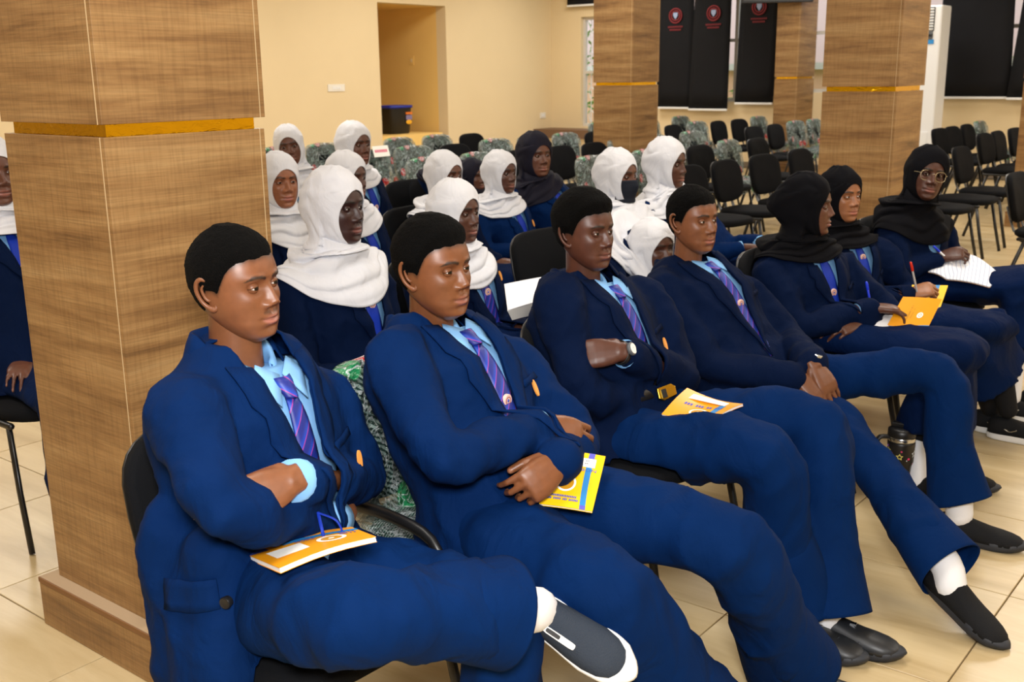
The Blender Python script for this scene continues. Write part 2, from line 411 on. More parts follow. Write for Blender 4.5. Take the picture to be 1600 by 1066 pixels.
# crinkled printed plastic film round the new chairs: part clear, part print, part painted highlight, shiny
_m = bpy.data.materials.new('plastic_film'); _m.use_nodes = True; M['film'] = _m
_nt = _m.node_tree; _b = bsdf(_m)
_mp = coords(_m)
_n = nd(_m, 'ShaderNodeTexNoise', Scale=16.0, Detail=5.0, Distortion=1.6); lk(_m, _mp, 'Vector', _n, 'Vector')
_bp = nd(_m, 'ShaderNodeBump', Strength=1.0, Distance=0.03); lk(_m, _n, 'Fac', _bp, 'Height'); lk(_m, _bp, 'Normal', _b, 'Normal')
_vo = nd(_m, 'ShaderNodeTexVoronoi', Scale=10.0, Randomness=0.55); lk(_m, _mp, 'Vector', _vo, 'Vector')
_sp = nd(_m, 'ShaderNodeSeparateColor'); lk(_m, _vo, 'Color', _sp, 'Color')
_hue = ramp(_m, [(0.0, srgb(176, 36, 40)), (0.30, srgb(176, 36, 40)), (0.31, srgb(30, 130, 80)), (0.5, srgb(30, 130, 80)), (0.51, srgb(60, 74, 74)), (1.0, srgb(60, 74, 74))], 'CONSTANT'); lk(_m, _sp, 'Red', _hue, 'Fac')
_spot = ramp(_m, [(0.0, (1, 1, 1, 1)), (0.36, (1, 1, 1, 1)), (0.42, (0, 0, 0, 1))]); lk(_m, _vo, 'Distance', _spot, 'Fac')
_wv = nd(_m, 'ShaderNodeTexWave', Scale=55.0, Distortion=0.6); _mp2 = coords(_m, rot=(0.5, 0.7, 0)); lk(_m, _mp2, 'Vector', _wv, 'Vector')
_st = ramp(_m, [(0.35, srgb(42, 72, 66)), (0.6, srgb(150, 174, 168))]); lk(_m, _wv, 'Fac', _st, 'Fac')  # hatched print, its pale stripes lightened further as painted highlight
_c0 = mixc(_m, (_spot, 'Color'), (_st, 'Color'), (_hue, 'Color'))
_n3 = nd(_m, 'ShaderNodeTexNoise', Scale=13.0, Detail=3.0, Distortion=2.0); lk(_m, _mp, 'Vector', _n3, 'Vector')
_wr = ramp(_m, [(0.46, (0, 0, 0, 1)), (0.5, (.95, .95, .95, 1)), (0.54, (0, 0, 0, 1))]); lk(_m, _n3, 'Fac', _wr, 'Fac')  # white noise ridges: plastic highlights painted into the film colour
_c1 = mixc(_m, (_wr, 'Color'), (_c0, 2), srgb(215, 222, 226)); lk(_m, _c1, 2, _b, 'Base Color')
_b.inputs['Roughness'].default_value = 0.13; _b.inputs['Specular IOR Level'].default_value = 0.9
_al = ramp(_m, [(0.3, (0.25, 0.25, 0.25, 1)), (0.7, (0.75, 0.75, 0.75, 1))]); lk(_m, _n, 'Fac', _al, 'Fac')
_mx = nd(_m, 'ShaderNodeMath', operation='MAXIMUM'); lk(_m, _al, 'Color', _mx, 0); lk(_m, _spot, 'Color', _mx, 1)
_mm = nd(_m, 'ShaderNodeMath', operation='MULTIPLY'); lk(_m, _mx, 0, _mm, 0); _mm.inputs[1].default_value = 0.9; lk(_m, _mm, 0, _b, 'Alpha')
# ------------------------------------------------------------------ the room shell
TX, TY, TX0, TY0 = 0.607, 0.597, -0.65, 1.34
floor = struct(mkb('floor', MB().box((-3.3, 5.9, -0.06), (16.9, 20.0, 0.10)), M['grout'], smooth=False))
_g = 0.0022
_pts = np.array([[-TX/2+_g, -TY/2+_g], [TX/2-_g, -TY/2+_g], [TX/2-_g, TY/2-_g], [-TX/2+_g, TY/2-_g]])
_tv = np.vstack([np.c_[_pts, np.full(4, -0.010)], np.c_[_pts, np.full(4, -0.0012)], np.c_[_pts*0.9955, np.zeros(4)]])
_tf = [(8, 9, 10, 11)] + [(i, (i+1) % 4, 4+(i+1) % 4, 4+i) for i in range(4)] + [(4+i, 4+(i+1) % 4, 8+(i+1) % 4, 8+i) for i in range(4)]
tile_me = bpy.data.meshes.new('tile'); tile_me.from_pydata(_tv.tolist(), [], _tf); tile_me.materials.append(M['tile'])
cells = []
for i in range(-19, 9):
    for j in range(-9, 25):
        x, y = TX0+(i+0.5)*TX, TY0+(j+0.5)*TY
        if -11.5 < x < 4.9 and -3.9 < y < 15.7: cells.append((x, y))
def vis(c):
    d = V(c[0], c[1], -CAM_H); z = d @ _f
    if z < 0.3: return 1e6 + np.hypot(*c)
    u, w = abs(d @ _r)/z*F_PX, (-(d @ _u))/z*F_PX
    return np.hypot(*c) + (0 if (u < 1000 and w < 800) else 100)
cells.sort(key=vis)
for x, y in cells[:280]:
    t = bpy.data.objects.new('tile', tile_me); COL.objects.link(t); t.parent = floor; t.location = (x, y, 0)
_mb = MB()
for x, y in cells[280:]: _mb.add(_tv + V(x, y, 0), _tf)
_o = mkb('tile_field', _mb, M['tile'], floor, smooth=False); _o['kind'] = 'stuff'

WX, WY, CZ = -11.61, 15.8, 3.5
def wallobj(name, boxes, m):
    mb = MB()
    for x0, x1, y0, y1, z0, z1 in boxes: mb.box(((x0+x1)/2, (y0+y1)/2, (z0+z1)/2), (x1-x0, y1-y0, z1-z0))
    return struct(mkb(name, mb, m, smooth=False))
DY0, DY1, DZ = 11.54, 13.02, 2.525
wallobj('wall_left', [(WX-.2, WX, -4, DY0, 0, CZ), (WX-.2, WX, DY1, WY+.2, 0, CZ), (WX-.2, WX, DY0, DY1, DZ, CZ)], M['wall'])
wallobj('wall_alcove', [(WX-1.9, WX-.2, DY1, DY1+.15, 0, DZ+.1), (WX-1.9, WX-.2, DY0-.15, DY0, 0, DZ+.1), (WX-2.0, WX-1.9, DY0-.15, DY1+.15, 0, DZ+.1), (WX-1.9, WX-.2, DY0-.1, DY1+.1, DZ, DZ+.12)], M['wall_niche'])
door1 = struct(mkb('door_1', MB().box((WX-1.87, DY0+.5, 1.05), (.05, .9, 2.1)), M['black_plastic'], smooth=False))
mkb('door_handle', MB().tube([(WX-1.84, DY0+.85, 1.0), (WX-1.79, DY0+.85, 1.0), (WX-1.79, DY0+.74, 1.0)], .01, 8), M['silver'], door1)
wallobj('trim_step', [(WX-1.9, WX-.05, DY0, 12.93, 0, .60)], M['wall_niche'])
W1 = (-10.98, -9.75, .58, 2.42); W2 = (-9.3, -7.45, 1.02, 2.9); W3 = (-6.85, -2.2, 1.16, 2.9)
y0, y1 = WY, WY+.2
wallobj('wall_back', [(WX, W1[0], y0, y1, 0, CZ), (W1[0], W1[1], y0, y1, 0, W1[2]), (W1[0], W1[1], y0, y1, W1[3], CZ), (W1[1], W2[0], y0, y1, 0, CZ),
    (W2[0], W2[1], y0, y1, 0, W2[2]), (W2[0], W2[1], y0, y1, W2[3], CZ), (W2[1], W3[0], y0, y1, 0, CZ), (W3[0], W3[1], y0, y1, 0, W3[2]), (W3[0], W3[1], y0, y1, W3[3], CZ), (W3[1], 5.1, y0, y1, 0, CZ)], M['wall'])
wallobj('wall_right', [(5, 5.2, -4, WY+.2, 0, CZ)], M['wall'])
wallobj('wall_front', [(WX-.2, 5.2, -4.2, -4, 0, CZ)], M['wall'])
wallobj('ceiling', [(WX-.2, 5.2, -4.2, WY+.2, CZ, CZ+.12)], M['ceiling'])
wallobj('baseboard_back', [(-9.7, 5, WY-.015, WY, 0, .09)], M['skirting'])
wallobj('baseboard_left', [(WX, WX+.015, -4, DY0, 0, .09), (WX, WX+.015, DY1, WY, 0, .09)], M['skirting'])
wallobj('trim_window_ledge', [(WX+.005, -9.72, WY-.55, WY-.005, .40, .545)], M['brown_step'])
wallobj('trim_ledge_base', [(WX+.005, -9.72, WY-.5, WY-.005, 0, .399)], M['wall'])
def window(n, w, mull, rows):
    x0, x1, z0, z1 = w; mb = MB(); t = .05; yc = WY+.1
    for x in [x0+t/2, x1-t/2] + [x0+(x1-x0)*k/mull for k in range(1, mull)]: mb.box((x, yc, (z0+z1)/2), (t, .06, z1-z0))
    for z in [z0+t/2, z1-t/2] + [z0+(z1-z0)*k/rows for k in range(1, rows)]: mb.box(((x0+x1)/2, yc, z), (x1-x0, .055, t))
    o = struct(mkb('window_%d' % n, mb, M['window_frame'], smooth=False))
    for i in range(mull):
        for j in range(rows):
            a, b = x0+(x1-x0)*i/mull+.026, x0+(x1-x0)*(i+1)/mull-.026; c, d = z0+(z1-z0)*j/rows+.026, z0+(z1-z0)*(j+1)/rows-.026
            mkb('pane', MB().box(((a+b)/2, yc+.01, (c+d)/2), (b-a, .004, d-c)), M['glass'], o, smooth=False)
    return o
w1 = window(1, W1, 2, 2); window(2, W2, 3, 2); window(3, W3, 6, 2)
_mb = MB()                                   # curled wrought grille on the small window
for k in range(5):
    cx = W1[0]+.12+k*.25
    _mb.tube([(cx, WY+.15, .62), (cx, WY+.15, 2.38)], .008, 6)
    for z in (.75, 1.15, 1.75, 2.1):
        a = np.linspace(0, 1.7*math.pi, 9); _mb.tube(np.stack([cx+.07*np.cos(a)*(1-a/9), np.full(9, WY+.15), z+.1*np.sin(a)], 1), .007, 5)
mkb('grille', _mb, M['white_plastic'], w1)

# ------------------------------------------------------------------ pillars clad in laminate
def pillar(x0, y0, w, d, label, plinth=True):
    ztop, gap, zp = 1.3686, 0.029, 0.1454
    root = empty('pillar', (x0+w/2, y0+d/2, 0)); tag(root, label, 'pillar', 'laminate pillars of the hall')
    t = 0.016
    def shell(za, zb, e):
        X0, X1, Y0, Y1 = x0-e, x0+w+e, y0-e, y0+d+e
        for a, b, c, dd in ((X0, X1-t, Y0, Y0+t), (X1-t, X1, Y0, Y1-t), (X0+t, X1, Y1-t, Y1), (X0, X0+t, Y0+t, Y1)):
            mkb('panel', MB().box(((a+b)/2, (c+dd)/2, (za+zb)/2), (b-a, dd-c, zb-za)), M['wood'], root, smooth=False, bevel=.0012)
        for xx, yy in ((X1-t, Y0-.0006), (X1+.0006, Y1-t)):
            s = (.0022, .002) if yy < Y0 else (.002, .0022)
            mkb('sealant_line', MB().box((xx, yy, (za+zb)/2), (s[0], s[1], zb-za)), M['white_edge'], root, smooth=False)
    shell(zp, ztop, 0); shell(ztop+gap, CZ-.002, 0.003)
    mkb('gold_band', MB().box((x0+w/2, y0+d/2, ztop+gap/2), (w-.036, d-.036, gap+.01)), M['foil'], root, smooth=False)
    mkb('cap', MB().box((x0+w/2, y0+d/2, ztop-.003), (w-.034, d-.034, .004)), M['white_edge'], root, smooth=False)
    e = .040
    pb = mkb('plinth', MB().box((x0+w/2, y0+d/2, zp/2-.008), (w+2*e, d+2*e, zp-.016)), M['wood'], root, smooth=False, bevel=.003)
    mkb('plinth_edge', MB().box((x0+w/2, y0+d/2, zp-.0085), (w+2*e+.003, d+2*e+.003, .015)), M['wood_edge'], root, smooth=False, bevel=.002)
    mkb('plinth_top', MB().box((x0+w/2, y0+d/2, zp-.0006), (w+2*e-.004, d+2*e-.004, .0012)), M['dusty'], root, smooth=False)
    return root
pillar(-2.7295, 1.3693, .4555, .4605, 'wide wooden pillar at the left of the picture beside the front boy')
pillar(-2.66, 6.3834, .4532, .4607, 'wooden pillar behind the girl wearing glasses')
pillar(-2.66, 11.10, .4532, .4607, 'wooden pillar cut off by the right picture edge')
pillar(-6.27, 9.25, .457, .50, 'wooden pillar in front of the corner window')
pillar(-7.08, 15.2, .36, .59, 'narrow wooden pillar against the window wall between black blinds')

# ------------------------------------------------------------------ blinds, air conditioner, bin and wall fittings
def blind(xt0, xt1, xb0, xb1, zb, y, label, logo=None):
    root = empty('roller_blind', ((xb0+xb1)/2, y, zb)); tag(root, label, 'blind', 'black roller blinds')
    zt = 3.05; N = 8; G = []
    for k in range(N+1):
        s = k/N; z = zb+(zt-zb)*s; a, b = lerp(xb0, xt0, s), lerp(xb1, xt1, s)
        G.append([(lerp(a, b, j/6), y+.008*math.sin(j*1.3+s*2), z) for j in range(7)])
    mb = MB().grid(G); mkb('fabric', mb, M['blind'], root, solid=.006)
    mkb('bottom_bar', MB().box(((xb0+xb1)/2, y, zb-.014), (xb1-xb0, .03, .032)), M['white_plastic'], root, smooth=False, bevel=.006)
    mkb('roller', MB().tube([(xt0, y+.03, zt), (xt1, y+.03, zt)], .03, 10), M['white_plastic'], root)
    if logo:
        cx, cz = logo; mb = MB(); th = np.linspace(0, 2*math.pi, 25)[:-1]
        for r0, r1 in ((.062, .085), (.10, .122)):
            mb.loft([np.stack([cx+r*np.cos(th), np.full(24, yy), cz+r*np.sin(th)], 1) for r, yy in ((r0, y-.012), (r0, y-.016), (r1, y-.016), (r1, y-.012))], True, False)
        lg = mkb('emblem_ring', mb, M['logo_red'], root)
        P = np.array([(-.04, .05), (.04, .05), (.04, .0), (.0, -.055), (-.04, .0)]) + (cx, cz)
        mkb('emblem_shield', MB().loft([np.c_[P[:, 0], np.full(5, yy), P[:, 1]] for yy in (y-.012, y-.018)]), M['logo_blue'], lg, smooth=False)
        mb = MB()
        for r in range(2):
            for k in range(9 if r == 0 else 7):
                mb.box((cx+(k-(4 if r == 0 else 3))*.03, y-.014, cz-.17-.045*r), (.02, .003, .026))
        mkb('emblem_lettering', mb, M['logo_red'], lg, smooth=False)
    return root
blind(-9.40, -8.73, -9.39, -8.75, .93, 15.70, 'black roller blind with round red emblem, nearest the corner window', (-9.06, 2.36))
blind(-8.69, -8.06, -8.77, -8.08, .91, 15.66, 'black roller blind with round red emblem hanging slightly askew, middle of three', (-8.36, 2.37))
blind(-7.92, -7.28, -7.97, -7.33, 1.01, 15.70, 'black roller blind with round red emblem beside the narrow pillar', (-7.61, 2.43))
blind(-6.42, -5.60, -6.42, -5.60, .97, 15.70, 'black roller blind between the narrow pillar and the pillar with glasses girl')
blind(-4.90, -3.99, -4.90, -3.92, 1.11, 15.70, 'wide black roller blind right of the standing air conditioner')
blind(-3.81, -2.9, -3.95, -2.9, 1.10, 15.66, 'black roller blind at the right edge of the picture')
blind(-11.2, -9.70, -11.2, -9.70, 2.62, 15.70, 'rolled-up black blind above the small corner window')

ac = empty('air_conditioner', (-4.89, 15.0, 0)); tag(ac, 'white standing air conditioner behind the wooden pillar', 'air conditioner')
_x0, _x1, _yf, _h = -5.17, -4.61, 14.8, 2.29
mkb('cabinet', MB().box(((_x0+_x1)/2, _yf+.19, _h/2), (_x1-_x0, .38, _h)), M['white_plastic'], ac, smooth=False, bevel=.02)
for k in range(8): mkb('louvre', MB().box(((_x0+_x1)/2-.03, _yf-.008, 2.24-k*.036), (.42, .02, .018), frame(V(1, 0, 0), V(0, -.5, 1))), M['white_plastic'], ac, smooth=False)
mkb('outlet', MB().box(((_x0+_x1)/2-.03, _yf-.002, 2.115), (.44, .008, .30)), M['grille'], ac, smooth=False)
mkb('control_panel', MB().box(((_x0+_x1)/2-.03, _yf-.004, 1.91), (.42, .012, .10)), M['grey_plastic'], ac, smooth=False)
mkb('display', MB().box(((_x0+_x1)/2+.12, _yf-.012, 1.91), (.12, .006, .03)), M['black_plastic'], ac, smooth=False)
mkb('sticker', MB().box(((_x0+_x1)/2+.12, _yf-.004, 1.83), (.16, .006, .055)), M['sticker'], ac, smooth=False)
mkb('intake', MB().box(((_x0+_x1)/2, _yf-.004, .42), (.42, .012, .5)), M['white_plastic'], ac, smooth=False)

bn = empty('waste_bin', (-12.1, 12.31, .6)); tag(bn, 'black plastic waste bin with blue rim standing in the doorway', 'bin')
_rg = []
for z, s in ((.602, .80), (.62, .86), (.98, .98), (1.0, 1.0)):
    a, b = sup(20, .20*s, .25*s, 4); _rg.append(np.stack([-12.1+a, 12.31+b, np.full(20, z)], 1))
mkb('body', MB().loft(_rg), M['black_plastic'], bn)
_rg = []
for z, s in ((.995, 1.0), (.995, 1.07), (1.035, 1.07), (1.035, .96), (1.0, .94)):
    a, b = sup(20, .20*s, .25*s, 4); _rg.append(np.stack([-12.1+a, 12.31+b, np.full(20, z)], 1))
mkb('rim', MB().loft(_rg, True, False), M['bin_blue'], bn)
lb = mkb('label', MB().box((-11.905, 12.43, .85), (.01, .13, .07)), M['label_mauve'], bn, smooth=False)
mkb('label_header', MB().box((-11.902, 12.43, .915), (.01, .14, .035)), M['label_orange'], lb, smooth=False)
mkb('label_footer', MB().ell((-11.905, 12.43, .78), (.006, .065, .035)), M['label_yellow'], lb)

def wall_plate(y, z, n, label):
    r = empty('wall_socket', (WX, y, z)); tag(r, label, 'socket')
    mkb('plate', MB().box((WX+.006, y, z), (.012, .16*n, .10)), M['ceiling'], r, smooth=False, bevel=.003)
    for k in range(2*n): mkb('switch', MB().box((WX+.014, y-.04*(2*n-1)/2*1.0+.04*k*1.0, z), (.008, .022, .04)), M['white_plastic'], r, smooth=False)
wall_plate(10.66, 1.33, 2, 'double cream socket plate on the bare wall left of the doorway')
wall_plate(15.53, .77, 1, 'small cream socket plate low on the wall by the room corner')
r = empty('wall_socket', (WX-.9, DY1, 1.75)); tag(r, 'small cream switch plate on the ochre wall inside the doorway', 'socket')
mkb('plate', MB().box((WX-.75, DY1-.006, 1.72), (.10, .012, .14)), M['wall_niche'], r, smooth=False, bevel=.003)
mkb('switch', MB().box((WX-.75, DY1-.014, 1.72), (.03, .008, .05)), M['wall'], r, smooth=False)

tv = empty('hanging_screen', (-6.98, 14.95, 2.43)); tag(tv, 'dark wall screen mounted high on the narrow pillar', 'screen')
_R = frame(V(.5, -1, -.12), V(0, 0, 1))
mkb('casing', MB().box((-6.98, 14.95, 2.72), (.05, 1.0, .58), _R), M['black_plastic'], tv, smooth=False, bevel=.01)
mkb('display_panel', MB().box(V(-6.98, 14.95, 2.72)+_R[:, 0]*.027, (.004, .94, .52), _R), M['grille'], tv, smooth=False)
mkb('bracket', MB().tube([(-6.98, 14.97, 2.72), (-6.92, 15.2, 2.72)], .03, 8), M['black_metal'], tv)

# ------------------------------------------------------------------ what stands outside the windows
gw = empty('garden_wall', (-7, 19.2, 0)); tag(gw, 'peach rendered building outside the windows', 'building')
mkb('wall', MB().box((-7.5, 19.3, .75), (16, .2, 1.5)), M['pink_wall'], gw, smooth=False)
mkb('coping', MB().box((-7.5, 19.25, 1.56), (16, .4, .12)), M['window_frame'], gw, smooth=False)
mkb('upper_storey', MB().box((-7.5, 21.5, 2.2), (16, .2, 3.4)), M['pale_pink'], gw, smooth=False)
ground = tag(mkb('lawn', MB().box((-5, 20, -.1), (24, 8, .1)), M['leaf'], smooth=False), 'green lawn outside the windows', 'lawn')
ground['kind'] = 'structure'
def bush(x, y, h, r, label, seed):
    rnd = random.Random(seed); root = empty('garden_bush', (x, y, -.05)); tag(root, label, 'bush', 'bushes outside the windows')
    mb = MB()
    for k in range(420):
        a = rnd.uniform(0, 6.283); q = rnd.random()**.5; zz = rnd.uniform(.05, 1)
        c = V(x+math.cos(a)*r*q*math.sin(math.pi*min(.95, zz+.05))**.6, y+math.sin(a)*r*q, zz*h)
        R = frame(V(rnd.gauss(0, 1), rnd.gauss(0, 1), rnd.gauss(0, .6)), V(rnd.gauss(0, 1), rnd.gauss(0, 1), 1)); s = rnd.uniform(.05, .1)
        P = np.array([(0, 0, 0), (s, -.35*s, .1*s), (2*s, 0, -.2*s), (s, .35*s, .1*s)])
        mb.add(P @ R.T + c, [(0, 1, 2, 3)])
    o = mkb('foliage', mb, M['leaf'], root, smooth=False); o['kind'] = 'stuff'
    mkb('stem', MB().tube([(x, y, -.05), (x+.03, y, h*.5), (x, y, h*.85)], [.03, .025, .01], 6), M['wood_edge'], root)
bush(-11.3, 17.4, 2.6, .9, 'tall leafy bush outside the small corner window', 1)
bush(-8.3, 17.6, 1.5, .8, 'low leafy bush seen between the blinds', 2)
bush(-3.95, 17.5, 2.0, .6, 'leafy bush seen through the right-hand gap between blinds', 3)
# ------------------------------------------------------------------ stacking chairs
def rounded_pad(mb, cen, R, sx, sy, th, e=3.2, n=28, bulge=.012, curve=0.0):
    """cushion: superellipse outline sx (local x half) by sy (local y half), thickness th along local z"""
    a, b = sup(n, 1, 1, e); rings = []
    for k, z in ((.0, -1), (.7, -1), (.93, -.85), (1, -.4), (1, .4), (.93, .85), (.7, 1.0), (.35, 1.12), (.0, 1.15)):
        k = max(k, .02)
        P = np.stack([a*k*sx, b*k*sy, np.full(n, z*th/2) + (bulge if z > 1 else 0)], 1)
        P[:, 2] += curve*(P[:, 1]/sy)**2
        rings.append(P @ R.T + cen)
    mb.loft(rings)
BACK_R = frame(V(-.22, 0, 1), V(1, 0, .22))       # columns: up the back, across, out of the pad
def make_chair(arms=False, film=False):
    root = empty('chair', (0, 0, 0))
    mb = MB(); rounded_pad(mb, V(0, 0, .445), np.eye(3), .235, .235, .055, 3.0); mkb('seat', mb, M['black_fabric'], root)
    mb = MB(); rounded_pad(mb, V(-.262, 0, .665), BACK_R, .165, .225, .045, 3.4, curve=.03); mkb('backrest', mb, M['black_fabric'], root)
    mb = MB(); rounded_pad(mb, V(-.286, 0, .662), BACK_R, .160, .218, .016, 3.4, bulge=0, curve=.03); mkb('back_shell', mb, M['black_plastic'], root)
    for s in (-1, 1):
        y = s*.225
        mkb('leg', MB().tube([(.145, y, .425), (.19, y+s*.012, .2), (.235, y+s*.02, .004)], [(.013, .009)]*3, 8, rnd=False), M['black_metal'], root)
        mkb('leg', MB().tube([(-.125, y, .425), (-.2, y+s*.012, .2), (-.265, y+s*.02, .004)], [(.013, .009)]*3, 8, rnd=False), M['black_metal'], root)
        mkb('side_rail', MB().tube([(-.17, y, .418), (.16, y, .418)], .012, 8), M['black_metal'], root)
    for y in (-.11, .11):
        mkb('bracket', MB().tube([(-.12, y, .43), (-.215, y, .44), (-.25, y, .50), (-.283, y, .6)], [(.022, .006)]*4, 8, ref=(0, 1, 0), sub=3), M['grey_plastic'], root)
    mkb('cross_bar', MB().tube([(-.15, -.225, .41), (-.15, .225, .41)], .011, 8), M['black_metal'], root)
    if arms:
        for s in (-1, 1):
            y = s*.272
            mkb('armrest', MB().tube([(.12, s*.24, .42), (.135, y, .46), (.10, y, .545), (-.02, y, .57), (-.16, y, .565), (-.235, s*.25, .53)], [(.011, .016)]*6, 8, ref=(0, 1, 0), sub=4), M['black_plastic'], root)
    if film:
        def crumple(mb, amp, seed):
            v, f, c = mb.arr(); n = normals(v, f)
            return v + n*np.array([abs(noise.noise(Vector(p)*16+Vector((seed, 0, 0))))*amp + noise.noise(Vector(p)*40)*amp*.3 for p in v])[:, None], f
        mb = MB(); a, b = sup(48, 1, 1, 3.6); rings = []
        for k, z, dx in ((.6, -.03, 0), (.98, -.03, 0), (1.03, -.02, .0), (1.05, .0, 0), (1.03, .026, 0), (.98, .033, 0), (.7, .036, 0), (.35, .038, 0), (.03, .038, 0)):
            P = np.stack([a*k*.172, b*k*.235, np.full(48, z)+.03*(b*k)**2], 1)
            low = np.clip(-a, 0, 1)*(k > .95); P[:, 0] -= low*.025*(1+np.sin(np.arange(48)*2.3)*.6)
            rings.append(P @ BACK_R.T + V(-.264, 0, .665))
        mb.loft(rings, True, False); v, f = crumple(mb, .013, 3)
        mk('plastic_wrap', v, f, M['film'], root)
        mb = MB(); rings = []
        for k, z in ((1.02, -.075), (1.05, -.045), (1.05, .0), (1.03, .028), (.95, .036), (.6, .042), (.05, .044)):
            P = np.stack([a*k*.24, b*k*.243, np.full(48, z + .445)], 1)
            if z < -.04: P[:, 2] += np.sin(np.arange(48)*1.9)*.018 - .012
            rings.append(P)
        mb.loft(rings, True, False); v, f = crumple(mb, .010, 9)
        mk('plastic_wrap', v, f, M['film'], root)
    return root
PROTO = {}
_used = {}
def chair(kind, x, y, rz, label, group):
    if kind not in PROTO: PROTO[kind] = make_chair('a' in kind, 'p' in kind); o = PROTO[kind]
    else: o = copy_tree(PROTO[kind])
    o.location = (x, y, 0); o.rotation_euler = (0, 0, math.radians(rz)); tag(o, label, 'chair', group); return o
SX = .31
ROWS = [-1.85, -2.88, -3.98, -5.0, -6.1, -7.2, -8.3, -3.27]
G0 = 'chairs the students sit on'
# occupied chairs
SEATS = []
for kind, x, y, rz, lab in [
    ('b', -1.54, 1.27, 0, 'black chair under the front boy beside the pillar'),
    ('pa', -1.54, 1.80, 0, 'chair still wrapped in printed plastic film under the second boy'),
    ('b', -1.54, 2.53, 0, 'black chair under the boy with the white-faced wristwatch'),
    ('b', -1.52, 3.24, 0, 'black chair under the reclining boy with clasped hands'),
    ('b', -1.54, 3.86, 0, 'black chair under the girl in profile with black hijab'),
    ('b', -1.55, 4.42, 0, 'black chair under the girl holding a red-tipped pen'),
    ('b', -1.52, 5.00, 0, 'black chair under the girl wearing glasses'),
    ('b', -2.57, 2.38, 0, 'black chair under the large girl in white hijab behind the front boy'),
    ('b', -2.57, 3.03, 0, 'black chair under the girl in white hijab holding white paper'),
    ('b', -2.57, 3.78, 0, 'black chair with visible backrest behind the third boy'),
    ('b', -2.62, 4.40, 0, 'black chair under the girl wearing a face mask'),
    ('b', -2.62, 4.90, 0, 'black chair under the girl in white hijab right of the masked girl'),
    ('b', -3.67, 2.98, 0, 'black chair under the girl half hidden by the pillar'),
    ('b', -3.67, 3.50, 0, 'black chair under the girl hidden behind the large white hijab'),
    ('b', -3.67, 4.10, 0, 'black chair under the left of two white-hijab girls in the third row'),
    ('b', -3.67, 4.66, 0, 'black chair under the right of two white-hijab girls in the third row'),
    ('p', -3.80, 5.24, 0, 'plastic-wrapped chair under the girl in the navy hijab'),
    ('b', -4.69, 3.98, 0, 'black chair under the smiling girl by the wall'),
    ('b', -4.69, 4.53, 0, 'black chair under the girl looking down in the fourth row'),
    ('b', -4.69, 5.35, 0, 'black chair under the stooping student in the fourth row'),
    ('b', -3.465, 1.785, 0, 'black chair left of the pillar at the picture edge')]:
    chair(kind, x, y, rz, lab, G0); SEATS.append((x, y))
# empty chairs: row index, y, kind
_empty = [(2, 7.63, 'b'), (2, 8.28, 'b'), (2, 9.02, 'b'), (3, 9.67, 'p'), (3, 10.3, 'b'), (4, 13.68, 'p'), (4, 13.07, 'b'), (4, 12.46, 'b'), (5, 14.24, 'b'), (5, 13.63, 'b'), (5, 13.0, 'p'),
    (5, 12.4, 'b'), (4, 10.89, 'p'), (6, 12.9, 'p'), (6, 13.55, 'p'), (6, 14.5, 'p'), (4, 14.3, 'p'), (5, 14.86, 'p'), (3, 9.07, 'b'), (2, 7.02, 'b'), (6, 12.3, 'p'), (3, 12.2, 'b'),
    (6, 9.66, 'b'), (5, 8.1, 'b'), (4, 7.75, 'b'), (5, 8.72, 'p'), (5, 9.35, 'p'), (4, 7.16, 'p'), (6, 9.05, 'p'), (6, 8.45, 'p'), (5, 7.48, 'p'), (5, 6.88, 'p'), (4, 6.5, 'p'), (3, 5.13, 'b'), (4, 8.38, 'b'),
    (5, 10.6, 'b'), (5, 9.98, 'p'), (4, 9.43, 'p'), (4, 10.05, 'p'), (3, 8.13, 'p'), (4, 8.95, 'b'), (3, 7.3, 'p'), (6, 7.36, 'p'), (6, 6.8, 'p'),
    (2, 12.87, 'b'), (2, 13.35, 'b'), (2, 13.95, 'b'), (2, 14.5, 'p'), (7, 12.08, 'b'), (7, 12.6, 'b'), (7, 13.3, 'b'), (7, 13.85, 'p'), (1, 9.94, 'b'), (1, 9.25, 'b'), (1, 8.55, 'b'), (1, 7.75, 'b'), (1, 7.2, 'b'), (0, 7.64, 'b')]
_rown = ['front row', 'second row', 'third row', 'fourth row', 'fifth row', 'sixth row', 'back row', 'row by the right pillar']
_byrow = {}
for r, y, k in sorted(_empty): _byrow.setdefault((r, k), []).append(y)
_ord = ['nearest', 'second', 'third', 'fourth', 'fifth', 'sixth', 'seventh', 'eighth', 'ninth', 'tenth', 'eleventh']
for (r, k), ys in _byrow.items():
    for n, y in enumerate(ys):
        what = 'plastic-wrapped chair' if k == 'p' else 'plain black chair'
        which = _ord[n] if len(ys) > 1 else 'only'
        chair(k, ROWS[r]+SX, y, random.uniform(-5, 5), '%s empty %s in the %s, from the left' % (which, what, _rown[r]), 'empty chairs in the hall')
